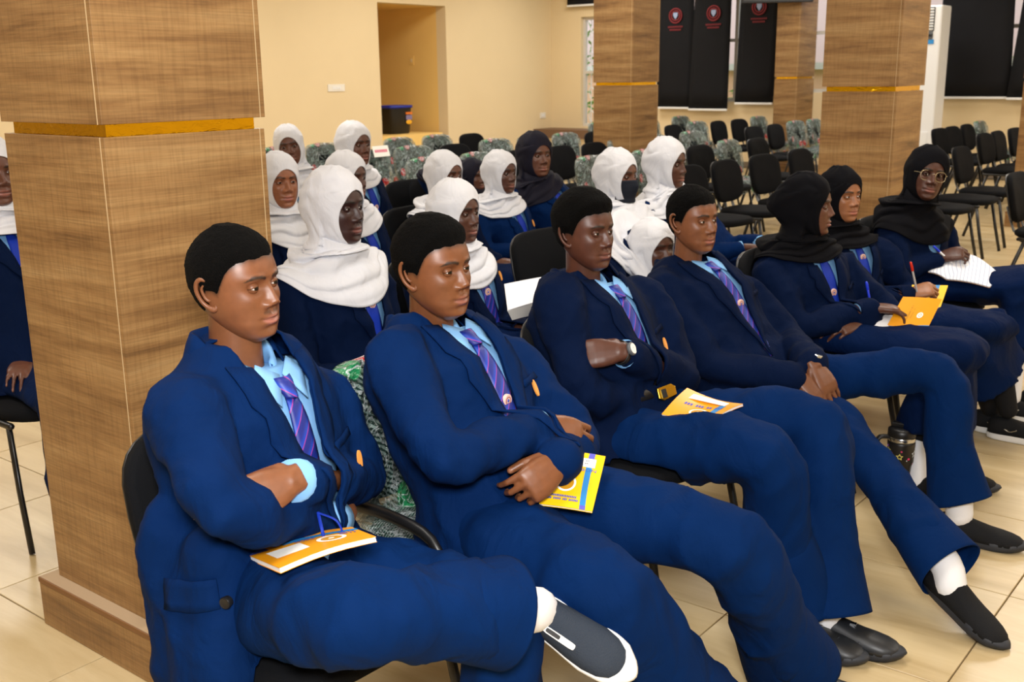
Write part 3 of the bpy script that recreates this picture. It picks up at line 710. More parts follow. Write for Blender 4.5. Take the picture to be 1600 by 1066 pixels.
# ------------------------------------------------------------------ people
HZ = [.118, .112, .10, .085, .065, .045, .025, .010, 0, -.03, -.05, -.065, -.075, -.088, -.10, -.108, -.114]
HF = [.006, .026, .047, .066, .080, .0875, .0915, .0875, .087, .088, .0905, .090, .0895, .0845, .0855, .078, .055]
HW = [.008, .030, .047, .0605, .0705, .0755, .0775, .0770, .0765, .0725, .0675, .0625, .0585, .0500, .0395, .029, .012]
HB = [-.03, -.045, -.062, -.078, -.090, -.0975, -.1, -.099, -.098, -.085, -.066, -.047, -.036, -.014, .010, .026, .036]
def head_profile(z):
    return sm_interp(z, HZ, HF), sm_interp(z, HZ, HW), sm_interp(z, HZ, HB)
def head_mesh(nz, nph, p, plain=False, zr=None):
    """local head surface (x forward, y left, z up, unit scale). Returns grid verts, faces, tint masks."""
    t = np.linspace(0, 1, nz)
    z = .5*(-.114 + .232*t) + .5*(.002 - .116*np.cos(t*math.pi))
    f, w, b = head_profile(z)
    w = w*p.get('wide', 1.0)
    x0 = np.interp(z, [-.115, -.06, 0, .06, .118], [.052, .022, .0, -.008, -.010])
    u = np.arange(nph)*2*math.pi/nph; ph = u - .42*np.sin(u)
    c, s = np.cos(ph), np.sin(ph); e = 2.25
    C = np.sign(c)*np.abs(c)**(2/e); S = np.sign(s)*np.abs(s)**(2/e)
    X = x0[:, None] + np.where(c > 0, (f-x0)[:, None]*C[None], (x0-b)[:, None]*C[None])
    Y = w[:, None]*S[None]; Z = np.repeat(z[:, None], nph, 1)
    face = np.clip((X-.03)/.03, 0, 1)
    g = lambda y0, z0, sy, sz: np.exp(-((Y-y0)/sy)**2-((Z-z0)/sz)**2)
    g2 = lambda y0, z0, sy, sz: g(y0, z0, sy, sz) + g(-y0, z0, sy, sz)
    D = np.zeros_like(X)
    if not plain:
        nw = p.get('nose', 1.0)
        ridge = np.interp(Z, [-.044, -.040, -.034, -.027, -.015, 0, .012, .02], [0, .004, .0165, .0235, .0165, .0095, .0035, 0])
        sy = np.interp(Z, [-.04, -.028, -.01, .012], [.0125*nw, .0118*nw, .0085, .009])
        D += ridge*np.exp(-(np.abs(Y)/sy)**2.2)
        D += .0115*g2(.0165*nw, -.0335, .0078, .0072) - .006*g2(.0085*nw, -.0415, .004, .003)
        D += -.0125*g2(.0315, .0035, .0165, .0105) + .0050*g2(.030, .0235, .017, .0065) - .002*g(0, .012, .010, .008)
        lp = p.get('lips', 1.2)
        D += .0065*lp*g(0, -.0575, .019, .0055) + .0075*lp*g(0, -.0705, .017, .0062)
        D += -.0055*g(0, -.0636, .0215, .0022) - .002*g2(.026, -.064, .006, .007) - .0016*g(0, -.049, .003, .006)
        D += -.0045*g(0, -.083, .018, .005) + .0045*g(0, -.1, .016, .008)
        D += .0045*g2(.045, -.022, .017, .015) - .003*g2(.05, -.058, .014, .018)
    X = X + D*face
    out = np.stack([X, Y, Z], 2)
    v = out.reshape(-1, 3); fs = []
    for i in range(nz-1):
        for j in range(nph):
            k = (j+1) % nph; fs.append((i*nph+j, i*nph+k, (i+1)*nph+k, (i+1)*nph+j))
    fs.append(tuple(range(nph-1, -1, -1))); fs.append(tuple((nz-1)*nph+j for j in range(nph)))
    yy, zz = np.abs(v[:, 1]), v[:, 2]; fr = (v[:, 0] > .05)
    upper = -.0545 - .010*(yy/.024)**2 + .002*np.exp(-(yy/.004)**2)*-1
    lowr = -.0785 + .014*(yy/.024)**2
    lip = 1/(1+np.exp(-(upper-zz)/.0012)) * 1/(1+np.exp(-(zz-lowr)/.0014)) * (yy < .0245) * fr
    crease = np.exp(-((zz+.0636)/.0013)**2)*(yy < .023)*fr
    bz = .0215 + .0045*np.sin(np.clip((yy-.012)/.036, 0, 1)*math.pi*.8) - .004*np.clip((yy-.04)/.012, 0, 1)
    bt = .0042*np.clip((.056-yy)/.014, 0, 1)*np.clip((yy-.008)/.004, 0, 1)+1e-5
    brow = np.clip(1.35-((zz-bz)/bt)**2, 0, 1)*(yy > .009)*(yy < .055)*fr
    return v, fs, dict(lip=lip, crease=crease, brow=brow)
def lid_mesh(mb, c, r, up, tint, edge, R, sc, org, op=1.0):
    """eyelid: patch of a sphere round the eyeball, with an almond opening"""
    G, Cc = [], []
    az = np.linspace(-112, 112, 27)
    for k in range(9):
        row = []; cr = []
        for a in az:
            o = max(0, math.cos(math.radians(a)*90/58)) if abs(a) < 58 else 0
            e0 = (12*op*o - 3) if up else (-11*op*o - 3)
            e = e0 + (88 if up else -82)*((k/8)**1.1)*(1)
            ar, er = math.radians(a), math.radians(e)
            rr = r*(1 + (.02 if k == 0 else .05))
            row.append(c + rr*V(math.cos(er)*math.cos(ar), math.cos(er)*math.sin(ar), math.sin(er)))
            cr.append(edge if (k == 0) else tint)
        G.append(row); Cc.append(cr)
    G = np.array(G)*sc @ R.T + org
    mb.grid(G, np.array(Cc).reshape(-1, 3))
def ear_mesh(mb, side, tint, R, sc, org):
    out = np.array([(.012, .010), (.008, .026), (-.006, .033), (-.018, .026), (-.023, .008), (-.018, -.012), (-.009, -.024), (.002, -.031), (.010, -.026), (.011, -.014)])
    C = V(-.010, .0695*side, -.006); a = V(.86, -.34*side, 0); a = nrm(a); u = nrm(V(-.12, .10*side, 1)); n = nrm(np.cross(a, u))*(-side if np.cross(a, u)[1]*side < 0 else 1)
    if n[1]*side < 0: n = -n
    P = np.array([C + a*q[0] + u*q[1] + n*.006 for q in out])
    T = lambda pts: np.asarray(pts)*sc @ R.T + org
    rad = np.array([.0035, .0042, .0048, .0048, .0045, .0045, .005, .007, .0055, .003])*np.mean(sc)
    mb.tube(T(P), rad, 8, sub=4, col=tint)
    Q = spline(np.vstack([P, P[:1]]), 4)[:-1]; cen = Q.mean(0)
    G = [lerp(cen, q, 1.0) - n*.003 for q in Q], [lerp(cen, q, .7) - n*.007 for q in Q], [lerp(cen, q, .35) - n*.009 for q in Q], [lerp(cen, q, .02) - n*.009 for q in Q]
    mb.loft([T(g) for g in G], True, True, np.asarray(tint)*.9)
    an = np.array([C + a*q[0] + u*q[1] + n*.004 for q in ((-.004, .022), (-.012, .012), (-.010, -.004), (-.003, -.013), (.006, -.008))])
    mb.tube(T(an), [.0025, .003, .0035, .0035, .003], 6, sub=3, col=tint)
    pl = MB().ell((0, 0, 0), (.017, .011, .027), np.stack([a, n, u], 1), 14, 8); v, f, _ = pl.arr(); mb.add(T(v + C - n*.006 + a*.001), f, np.asarray(tint)*.85)

def hand_mesh(wrist, d, dorsal, side, curl=(25, 30, 20), thumb=(35, 20), sc=1.0, spread=6, fore=None, tint=(1, 1, 1), voxel=.0042):
    """hand with palm, four fingers and thumb fused by voxel remesh. side=+1 left, -1 right."""
    R = frame(d, dorsal)                      # x along the hand, y left of it, z back of hand
    th = -side                                # thumb side along local y for back-of-hand up
    mb = MB(); L = lambda p: np.asarray(p, float)*sc @ R.T + wrist
    rings = []
    for x, hw, ht, z in ((-.02, .026, .019, 0), (.0, .027, .019, 0), (.02, .034, .018, .001), (.045, .040, .0165, .002), (.07, .0415, .015, .001), (.088, .040, .0125, -.002), (.096, .036, .009, -.004)):
        a, b = sup(16, hw, ht, 2.6); rings.append(L(np.stack([np.full(16, x), a, b+z], 1)))
    mb.loft(rings)
    cl = curl if hasattr(curl[0], '__len__') else [curl]*4
    tips = []
    for i, (y, ln, r, bx) in enumerate(((.0305, .072, .0082, .088), (.0105, .080, .0084, .093), (-.0105, .074, .0080, .090), (-.0305, .058, .0072, .083))):
        y = y*th; p = V(bx, y, -.003); ang = 0; pts = [p - V(.02, 0, 0), p]; rr = [r*1.05, r*1.1]
        sp = math.radians(spread)*(y/.03)
        for k, (q, fr) in enumerate(zip(cl[i], (.45, .31, .24))):
            ang += math.radians(q); dr = V(math.cos(ang)*math.cos(sp), math.cos(ang)*math.sin(sp), -math.sin(ang))
            p = p + dr*ln*fr; pts.append(p); rr.append(r*(1-.09*(k+1)))
        mb.tube(L(pts), np.array(rr)*sc, 8); tips.append(pts[-1])
    p = V(.018, .026*th, -.006); a = math.radians(thumb[0]); b = math.radians(thumb[1])
    dr = V(math.cos(a), math.sin(a)*th, -.35); dr = nrm(dr); dr2 = nrm(V(math.cos(a-b), math.sin(a-b)*th, -.42))
    pts = [p - dr*.01, p + dr*.022, p + dr*.046, p + dr*.046 + dr2*.030]
    mb.tube(L(pts), np.array([.015, .0135, .0108, .0088])*sc, 8); tips.append(pts[-1])
    if fore is not None: mb.tube([fore, lerp(fore, wrist, .5), wrist], [(.034*sc, .031*sc), (.031*sc, .027*sc), (.026*sc, .020*sc)], 14, ref=R[:, 1])
    v, f = remesh(mb, voxel, 3)
    c = np.tile(np.asarray(tint, float), (len(v), 1))
    loc = (v-wrist) @ R/sc
    for tp in tips:
        dd = np.linalg.norm(loc-(tp+V(.004, 0, .005)), axis=1); k = np.clip(1.2-dd/.007, 0, 1)[:, None]; c = c*(1-k) + k*np.minimum(c*1.9+.05, 1)*.95
    pal = np.clip(-(normals(v, f) @ R[:, 2])-.3, 0, 1)[:, None]; c = c*(1-.45*pal) + .45*pal*np.minimum(c*1.7+.03, 1)
    return v, f, c

def torso_frame(J):
    up = nrm(J['neck']-J['pel']); lat = J['sl']-J['sr']; lat = nrm(lat-up*np.dot(lat, up)); return np.stack([np.cross(lat, up), lat, up], 1)
TS = [-.16, -.08, 0, .2, .4, .6, .78, .88, .96, 1.03, 1.10]
def torso_rings(J, T, W, grow=0.0, s0=-.16, belly=0, n=32):
    up = J['neck']-J['pel']; rings = []
    for s in np.linspace(s0, 1.10, 17):
        w = np.interp(s, TS, [.196, .192, .186, .168, .168, .178, .184, .174, .148, .112, .082])*W + grow
        d = np.interp(s, TS, [.150, .150, .148, .132, .128, .132, .128, .112, .095, .075, .060])*(W*.55+.45) + grow
        off = np.interp(s, TS, [.01, .01, .01, .012+belly, .015+belly, .015, .006, 0, 0, .004, .012])
        a, b = sup(n, d, w, 2.5); rings.append(J['pel'] + up*s + T[:, 0]*off + np.outer(a, T[:, 0]) + np.outer(b, T[:, 1]))
    return rings
def arm_path(J, k, end=.93):
    sh, el, wr = J['s'+k], J['e'+k], J['w'+k]
    return [lerp(J['neck'], sh, .55)-V(0, 0, .03), sh, lerp(sh, el, .5), el, lerp(el, wr, .5), lerp(el, wr, end)]
def leg_path(J, k):
    h, kn, a = J['h'+k], J['k'+k], J['a'+k]
    return [lerp(J['pel'], h, .6), h, lerp(h, kn, .5), kn, lerp(kn, a, .5*J.get('hemk', .93)/.93), lerp(kn, a, J.get('hemk', .93)*.86)]

def on_surface(tree, T, org, pts2, off, fallback=.13, lo=-.02):
    """drop (lateral, up) points of the torso frame on a surface from the front"""
    out = []
    for a, b in pts2:
        p = org + T[:, 1]*a + T[:, 2]*b
        h = tree.ray_cast(Vector(p + T[:, 0]*.6), Vector(-T[:, 0]), 1.2)
        q = np.array(h[0]) if h[0] is not None else p + T[:, 0]*fallback
        if np.dot(q-p, T[:, 0]) < lo: q = p + T[:, 0]*(fallback if lo < 0 else lo)
        out.append(q + T[:, 0]*off)
    return np.array(out)
def clean_cut(v, f, planes, test):
    """bisect by planes, drop faces whose centre passes the test"""
    me = bpy.data.meshes.new('t'); me.from_pydata(v.tolist(), [], f); b = bmesh.new(); b.from_mesh(me)
    for co, no in planes: bmesh.ops.bisect_plane(b, geom=b.verts[:]+b.edges[:]+b.faces[:], plane_co=co, plane_no=no, dist=1e-5)
    kill = [q for q in b.faces if test(np.array(q.calc_center_median()))]
    bmesh.ops.delete(b, geom=kill, context='FACES')
    b.verts.ensure_lookup_table(); b.verts.index_update()
    V2 = np.array([q.co[:] for q in b.verts]); F2 = [tuple(x.index for x in q.verts) for q in b.faces]; b.free(); bpy.data.meshes.remove(me)
    return V2, F2

def shoe(name, ankle, toe_dir, upv, parent, kind='slip', sc=1.0, drop=.085):
    """shoe with its own sole; ankle = ankle joint"""
    R = frame(toe_dir, upv); o = ankle - R[:, 2]*drop*sc
    if upv[2] > .999: o = V(ankle[0], ankle[1], .001)
    L = lambda p: np.asarray(p, float)*sc @ R.T + o
    up_m, so_m = {'slip': ('shoe_black', 'sole_black'), 'grey': ('shoe_grey', 'sole_white'), 'leather': ('shoe_leather', 'sole_black'), 'sport': ('shoe_black', 'sole_white')}[kind]
    st = .034 if kind == 'sport' else .026
    xs = [-.068, -.055, -.03, 0, .03, .06, .095, .13, .16, .182, .196, .202]
    hw = [.018, .030, .036, .037, .038, .041, .045, .047, .044, .036, .022, .008]
    ht = [.055, .072, .078, .075, .071, .062, .052, .046, .040, .033, .024, .014]
    th = np.linspace(0, math.pi, 15); rings = []
    for x, w, h in zip(xs, hw, ht):
        c, s = np.cos(th), np.sin(th)
        y = np.sign(c)*np.abs(c)**(2/2.6)*w; z = st-.006 + (h-st*.3)*np.abs(s)**(2/2.4)
        rings.append(L(np.stack([np.full(15, x), y, z], 1)))
    u = mkb(name, MB().loft(rings, True, True), M[up_m], parent)
    n = 40; t = np.arange(n)*2*math.pi/n; ox = .067 + .142*np.sign(np.cos(t))*np.abs(np.cos(t))**(2/2.3)
    oy = np.interp(ox, [-.075, -.05, 0, .06, .12, .17, .2, .209], [.012, .031, .036, .040, .048, .046, .028, .01])*np.sign(np.sin(t))*np.abs(np.sin(t))**.35
    toe = np.clip((ox-.12)/.09, 0, 1)**2*.012
    rr = [L(np.stack([ox*k+.002, oy*k, np.full(n, z)+toe*(1 if z < st*.8 else .6)], 1)) for k, z in ((.9, 0), (.98, .002), (1.0, .01), (1.02, st*.55), (1.0, st), (.93, st+.004))]
    if kind == 'grey': rr = [(q-L((.067, 0, 0)))*1.07 + L((.067, 0, 0)) for q in rr]
    mkb('sole', MB().loft(rr), M[so_m], u)
    if kind == 'grey':
        lp_ = mkb('logo_patch', MB().loft([[L((.064+x, -.020+y, .073-.17*x+k)) for x, y in zip(*sup(16, .034, .0062, 6))] for k in (-.004, .0045)]), M['print_white'], u, smooth=40)
        mkb('logo_print', MB().loft([[L((.050+x, -.020+y, .073-.17*(x-.014)+k)) for x, y in zip(*sup(12, .0155, .0042, 6))] for k in (.004, .0053)]), M['black_plastic'], lp_, smooth=40)
    if kind == 'leather':
        mkb('welt_seam', MB().tube(L([(.10, .040, .045), (.13, .0, .058), (.10, -.040, .045)]), .0016, 5, sub=4), M['sole_black'], u)
        mkb('buckle', MB().box(L((.075, -.0, .072)), (.016*sc, .012*sc, .006*sc), R), M['silver'], u, smooth=False)
    if kind == 'sport':
        mkb('side_logo', MB().tube(L([(.0, -.041, .055), (.02, -.043, .048), (.045, -.046, .058)]), .003, 5, sub=3), M['silver'], u)
    return u

Z_ = V(0, 0, 1)
def sit(v, J):
    """press cloth that would sink into the seat cushion flat on top of it"""
    sx, sy = min(SEATS, key=lambda q: (q[0]-J['pel'][0]-.06)**2+(q[1]-J['pel'][1])**2)
    k = (np.abs(v[:, 0]-sx) < .232)*(np.abs(v[:, 1]-sy) < .232)*(v[:, 2] > .36)*(v[:, 2] < .487)
    v[:, 2] = np.where(k, .487 + (v[:, 2]-.487)*.03, v[:, 2]); return v
def build_person(J, p):
    """J joints (world), p appearance. Returns the root (the body mesh)."""
    T = torso_frame(J); W = p.get('W', np.linalg.norm(J['sl']-J['sr'])/.385); sc = p.get('hs', 1.0); near = p.get('near', False)
    skin = np.array(srgb(*p['skin'])[:3]); seed = p.get('seed', 1)
    HR = yaw_frame(*p['look']); H = J['head']
    root_loc = V(J['pel'][0], J['pel'][1], 0)
    mb = MB()
    nz, nph = (112, 132) if near else (72, 80)
    hv, hf, ms = head_mesh(nz, nph, p)
    hsv = np.array([p.get('deep', .935), 1.0, p.get('tall', 1.0)])*sc
    HL = lambda q: np.asarray(q, float)*hsv @ HR.T + H
    col = np.tile(skin, (len(hv), 1))
    lipc = np.array(srgb(*p.get('lipcol', (150, 92, 80)))[:3])
    for m_, c_ in ((ms['lip']*.75, lipc), (ms['crease']*.8, skin*.25), (ms['brow']*.9, np.array((.010, .008, .007)))): col = col*(1-m_[:, None]) + m_[:, None]*c_
    if p.get('beard'):
        k = np.exp(-((hv[:, 2]+.0485)/.0045)**2)*(np.abs(hv[:, 1]) < .022)*(np.abs(hv[:, 1]) > .003)*(hv[:, 0] > .05)*.55; col = col*(1-k[:, None]) + k[:, None]*.012
        k = np.exp(-((hv[:, 2]+.104)/.006)**2-(hv[:, 1]/.012)**2)*(hv[:, 0] > .05)*.5; col = col*(1-k[:, None]) + k[:, None]*.012
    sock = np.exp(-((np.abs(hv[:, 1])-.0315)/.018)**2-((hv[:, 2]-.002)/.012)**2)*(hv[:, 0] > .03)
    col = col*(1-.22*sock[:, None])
    if p.get('hair'):                    # cropped stubble tone next to the hairline
        h = hair_line(hv); k = np.clip((h+.012)/.014, 0, 1)**1.5*.9; col = col*(1-k[:, None]) + k[:, None]*np.array((.008, .006, .006))
    mb.add(HL(hv), hf, col)
    for s in (-1, 1):
        if not p.get('hijab'): ear_mesh(mb, s, skin*.95, HR, hsv, H)
        c = V(.0705, .0315*s, .0035)
        if not p.get('far'):
            lid_mesh(mb, c, .0125, True, skin*.85, skin*.12, HR, hsv, H, p.get('lid', 1.18)); lid_mesh(mb, c, .0125, False, skin*.85, skin*.3, HR, hsv, H, p.get('lid', 1.18))
    # neck, hidden trunk and limbs: one skeleton-thin core under the clothes
    nb = J['neck']-T[:, 2]*.04; nt = HL(V(-.012, 0, -.045)); nr = p.get('neckr', .053)*sc
    nk = MB().tube([nb-T[:, 2]*.05, nb, lerp(nb, nt, .55), nt], [(nr*1.25, nr*1.35), (nr*1.08, nr*1.15), (nr*.98, nr), (nr*.95, nr*.95)], 24, ref=HR[:, 0], sub=4)
    core = MB(); core.tube([J['pel'], lerp(J['pel'], J['neck'], .5), J['neck']-T[:, 2]*.05], [.08, .08, .06], 12, sub=2)
    for k in 'rl':
        core.tube([J['neck']-T[:, 2]*.06, J['s'+k], J['e'+k], lerp(J['e'+k], J['w'+k], .9)], [.03, .03, .028, .024], 8)
        core.tube([J['pel'], J['h'+k], J['k'+k], J['a'+k]], [.05, .05, .036, .022], 8)
    cv, cf = remesh(core, .02, 1); mb.add(cv, cf, skin)
    v, f, _ = nk.arr(); mb.add(v, f, np.tile(skin*.93, (len(v), 1)))
    for k in 'rl':
        hd = p.get('hand_'+k)
        if hd is None: continue
        d, dors, curl, thumb = hd
        v, f, c = hand_mesh(J['w'+k], d, dors, 1 if k == 'l' else -1, curl, thumb, p.get('hands', 1.0), fore=lerp(J['e'+k], J['w'+k], .72), tint=skin*p.get('handtone', 1.0), voxel=.0034 if near else .0055)
        mb.add(v, f, c)
    v, f, c = mb.arr()
    root = mk('person', v, f, M['skin'], None, True, col=c, loc=root_loc)
    tag(root, p['label'], 'person', p.get('group', 'seated students in school uniform'))
    # eyes
    if not p.get('far'):
        ER = HR if 'gaze' not in p else yaw_frame(*p['gaze'])
        for s in (-1, 1):
            eb = MB().ell((0, 0, 0), (.0121*sc,)*3, None, 20, 14); v, f, _ = eb.arr()
            v = v @ np.array([[0, 0, -1], [0, 1, 0], [1, 0, 0]], float).T
            o = mk('eye', v, f, M['eye'], None, True); o.parent = root
            o.matrix_basis = Matrix([list(ER[i])+[float((HL(V(.0705, .0315*s, .0035))-root_loc)[i])] for i in range(3)]+[[0, 0, 0, 1]])
    if p.get('hair'): build_hair(p, hv, hf, HL, root)
    # ---------------- clothes
    jm = M[p.get('jacket', 'navy')]
    jk = MB(); jk.loft(torso_rings(J, T, W, .012, p.get('hem', -.16), p.get('belly', 0)))
    ar = p.get('armr', 1.0)
    for k in 'rl':
        jk.tube(arm_path(J, k, p.get('sleeve', .93)), np.array([.056, .068, .060, .053, .050, .046])*ar*min(1, W*1.02), 16, sub=3)
    for a, b, r in p.get('flaps', []): jk.tube([a, lerp(a, b, .5), b], [r]*3, 16, sub=2, ref=T[:, 1])
    jv, jf = remesh(jk, .0105 if near else .014, 5)
    jv = creases(jv, jf, .016 if near else .014, 7.0, seed, T[:, 2], .75)
    jv = creases(jv, jf, .004, 19, seed+3)
    jv = sit(jv, J)
    jtree = bvh(jv, jf); org = J['neck']
    ap, tw = p.get('vapex', -.30), p.get('vtop', .064)
    def half(b): return np.interp(b, [ap, 0, .08], [.004, tw, tw+.012])
    def test(q):
        l = (q-org) @ T
        if p.get('open') and l[2] <= ap: return l[0] > .03 and abs(l[1]-p.get('vshift', 0)) < .004 + (ap-l[2])*p['open']
        return l[0] > .015 and ap < l[2] < .12 and abs(l[1]-p.get('vshift', 0)) < half(l[2])
    sl = (tw-.004)/(-ap); planes = []
    for s in (-1, 1):
        nn = nrm(T[:, 1]*s - T[:, 2]*sl); planes.append((Vector(org + T[:, 2]*ap + T[:, 1]*(s*.004+p.get('vshift', 0))), Vector(nn)))
        if p.get('open'): planes.append((planes[-1][0], Vector(nrm(T[:, 1]*s + T[:, 2]*p['open']))))
    cv, cf = clean_cut(jv, jf, planes, test)
    jacket = mk('blazer', cv, cf, jm, root, True, solid=.004)
    sv, sf, _ = MB().loft(torso_rings(J, T, W, -.004, -.1, p.get('belly', 0), 40)[:15]).arr()
    shirt = mk('shirt', sv, sf, M['shirt'], root, True)
    stree = bvh(sv, sf); vs = p.get('vshift', 0)
    if not p.get('plain_front'):
        # lapels
        for s in (-1, 1):
            tt = np.linspace(0, 1, 15); G = []
            wd = np.interp(tt, [0, .12, .26, .30, .40, 1], [.040, .050, .060, .040, .062, .004])
            for t_, w_ in zip(tt, wd):
                b = lerp(-.075 if p.get('hijab') else -.005, ap, t_); a = half(b)
                row = on_surface(jtree, T, org, [(vs+s*(a+w_*q-.004), b + .010*q) for q in (0, .34, .67, 1)], .0075, .13, .055)
                G.append(row)
            G = np.array(G)
            mkb('lapel', MB().grid(G if s < 0 else G[:, ::-1]), jm, jacket, solid=.005)
        # blazer collar, rolled round the back of the neck down to the lapels
        if not p.get('hijab'):
            ang = np.linspace(math.radians(50), math.radians(310), 31); rr = []
            for z, r in ((-.045, .124), (-.004, .108), (.042, .090), (.062, .079), (.060, .072), (.0, .070)):
                rr.append([org + T[:, 0]*(math.cos(a)*r*.90 + .004) + T[:, 1]*math.sin(a)*r*1.02 + T[:, 2]*(z - .085*max(0, .25+math.cos(a))**1.2/1.3) for a in ang])
            mkb('collar', MB().grid(rr), jm, jacket, solid=.003)
    if not p.get('notie'):
        # shirt collar and tie
        if not p.get('hijab'):
            ang = np.linspace(math.radians(24), math.radians(336), 27); rr = []
            for z, r in ((-.03, .070), (.01, .064), (.042, .059), (.038, .064), (.004, .071), (-.020, .076)):
                rr.append([org + T[:, 0]*(math.cos(a)*r*.98 + .012) + T[:, 1]*math.sin(a)*r*1.02 + T[:, 2]*(z - .062*max(0, .2+math.cos(a))**1.3/1.25 - .022*max(0, -math.cos(a)+.2)) for a in ang])
            col_ = mkb('shirt_collar', MB().grid(rr), M['shirt'], shirt, solid=.0025)
            for s in (-1, 1):
                pts = [(s*.004, -.032), (s*.042, -.006), (s*.066, -.034), (s*.036, -.086)]
                P = on_surface(stree, T, org, [(vs*.5+x, b) for x, b in pts], .014, .075)
                G = [[lerp(lerp(P[0], P[1], u), lerp(P[3], P[2], u), w_) for u in np.linspace(0, 1, 4)] for w_ in np.linspace(0, 1, 4)]
                mkb('collar_point', MB().grid(G if s > 0 else [r[::-1] for r in G]), M['shirt'], col_, solid=.003)
        ts = p.get('tieshift', vs); te = p.get('tie_end', -.36)
        kb = p.get('knot', -.014 if p.get('hijab') else -.036); G, UV = [], []
        prof = [(kb, .020), (kb-.012, .021), (kb-.036, .0145), (kb-.040, .0125)]
        P = [on_surface(stree, T, org, [(ts*.6+w_*q, b) for q in (-1, -.5, 0, .5, 1)], .012, .08) for b, w_ in prof]
        P = np.array(P); P[:, 1:4] += T[:, 0]*.007; P[:, 2] += T[:, 0]*.004
        uv = [((q*.02), b) for b, w_ in prof for q in (-1, -.5, 0, .5, 1)]
        tm = M[p.get('tie', 'tie')]
        v, f, _ = MB().grid(P).arr(); tie = mk('tie', *_blade(stree, T, org, ts, kb-.036, te), tm, root, True, uv=_blade_uv(kb-.036, te), solid=.004)
        mk('knot', v, f, tm, tie, True, uv=uv, solid=.004)
        if p.get('badge', True) and te < -.2:
            b = p.get('badge_at', -.19); q = on_surface(stree, T, org, [(ts*lerp(.6, 1, .5), b)], .014)[0]
            disc(q, T[:, 0]+T[:, 2]*.15, .0145, tie)
    if p.get('near') and not p.get('plain_front'):
        G = [on_surface(jtree, T, org, [(lerp(.075, .150, u), b + .012*u) for u in np.linspace(0, 1, 6)], .0035) for b in (-.185, -.193, -.201)]
        mkb('breast_pocket', MB().grid(G), jm, jacket, solid=.003)
    if p.get('pocket_badge'):
        a, b = p['pocket_badge']; q = on_surface(jtree, T, org, [(a, b)], .006)[0]
        a2, b2 = sup(16, .006, .020, 2); mbp = MB().loft([[q + T[:, 1]*x + T[:, 2]*y + T[:, 0]*k for x, y in zip(a2, b2)] for k in (0, .004)])
        mkb('pocket_emblem', mbp, M['pocket_badge'], jacket, smooth=False)
    if p.get('cuffs', True):
        for k in 'rl':
            if p.get('hand_'+k) is None: continue
            e, w_ = J['e'+k], J['w'+k]
            mkb('cuff', MB().tube([lerp(e, w_, .80), lerp(e, w_, .91), lerp(e, w_, p.get('cuff_end', .985))], np.array([.036, .0405, .0395])*min(1, W)*p.get('cuffr', 1.0), 18, rnd=False, cap=True), M['shirt'], shirt)
    lower = p.get('lower', 'trousers')
    if lower == 'trousers':
        tr = MB(); lr = p.get('legr', 1.0)
        tr.loft(torso_rings(J, T, W*.97, -.004, -.17, 0)[:6])
        tr.ell(J['pel']-T[:, 2]*.02, (.15, .165*W, .10), T, 20, 10)
        for k in 'rl':
            tr.tube(leg_path(J, k), np.array([.09, .092, .086, .076, .077, .088])*lr, 18, sub=4, rnd=False)
        tv_, tf_ = remesh(tr, .0115 if near else .016, 4)
        tv_ = creases(tv_, tf_, .017, 8.0, seed+1, Z_, .28); tv_ = creases(tv_, tf_, .005, 15, seed+5, Z_, .5)
        tv_ = sit(tv_, J)
        tro = mk('trousers', tv_, tf_, M['trouser'], root, True)
        for k in 'rl':                    # flared, crisp hems
            kn, an = J['k'+k], J['a'+k]; hk = J.get('hemk', .93)+.03; ax = nrm(an-kn); fw = nrm((J['k'+k]-J['h'+k])); fw = nrm(fw-ax*np.dot(fw, ax)); sd = np.cross(ax, fw); th = np.linspace(0, 2*math.pi, 41)[:-1]; rings = []
            for t_, r_ in ((.46, .050), (.54, .072), (.62, .081), (.72, .087), (.82, .094), (.92, .101), (1.0, .106)):
                c_ = lerp(kn, an, t_*hk)
                rings.append([c_ + (fw*math.cos(q)*1.04 + sd*math.sin(q)*.94)*lr*(r_ + .0035*math.sin(q*3+seed+t_*2)*t_) + ax*(.012*math.cos(q+2.6))*(t_ > .97) for q in th])
            mkb('trouser_hem', MB().loft(spline(np.array(rings).reshape(7, -1), 3).reshape(-1, 40, 3), True, False), M['trouser'], tro, solid=.003)
    else:
        tr = MB(); F_ = nrm((J['kl']+J['kr'])/2-J['pel']); hip = J['pel']-V(0, 0, .0); kn = (J['kl']+J['kr'])/2; an = (J['al']+J['ar'])/2; lat = nrm(J['hl']-J['hr'])
        hw = np.linalg.norm(J['kl']-J['kr'])/2
        tr.loft(torso_rings(J, T, W*.98, 0, -.18, 0)[:7])
        tr.tube([hip, lerp(hip, kn, .5), kn + V(0, 0, .01)], [(.175*W, .088), (.17*W+.02, .080), (hw+.10, .076)], 22, ref=lat, sub=3)
        tr.tube([kn, lerp(kn, an, .4), lerp(kn, an, p.get('skirt_len', .75))], [(hw+.10, .085), (hw+.11, .10), (hw+.125, .125)], 22, ref=lat, sub=3, rnd=False)
        tv_, tf_ = remesh(tr, .014, 5); tv_ = creases(tv_, tf_, .016, 6.0, seed+1); tv_ = sit(tv_, J); mk('skirt', tv_, tf_, M['skirt'], root, True)
        for k in 'rl':
            mkb('legging', MB().tube([lerp(J['k'+k], J['a'+k], .4), lerp(J['k'+k], J['a'+k], .75), lerp(J['k'+k], J['a'+k], 1.0)], [.05, .045, .038], 14, sub=3), M[p.get('legging', 'legging')], root)
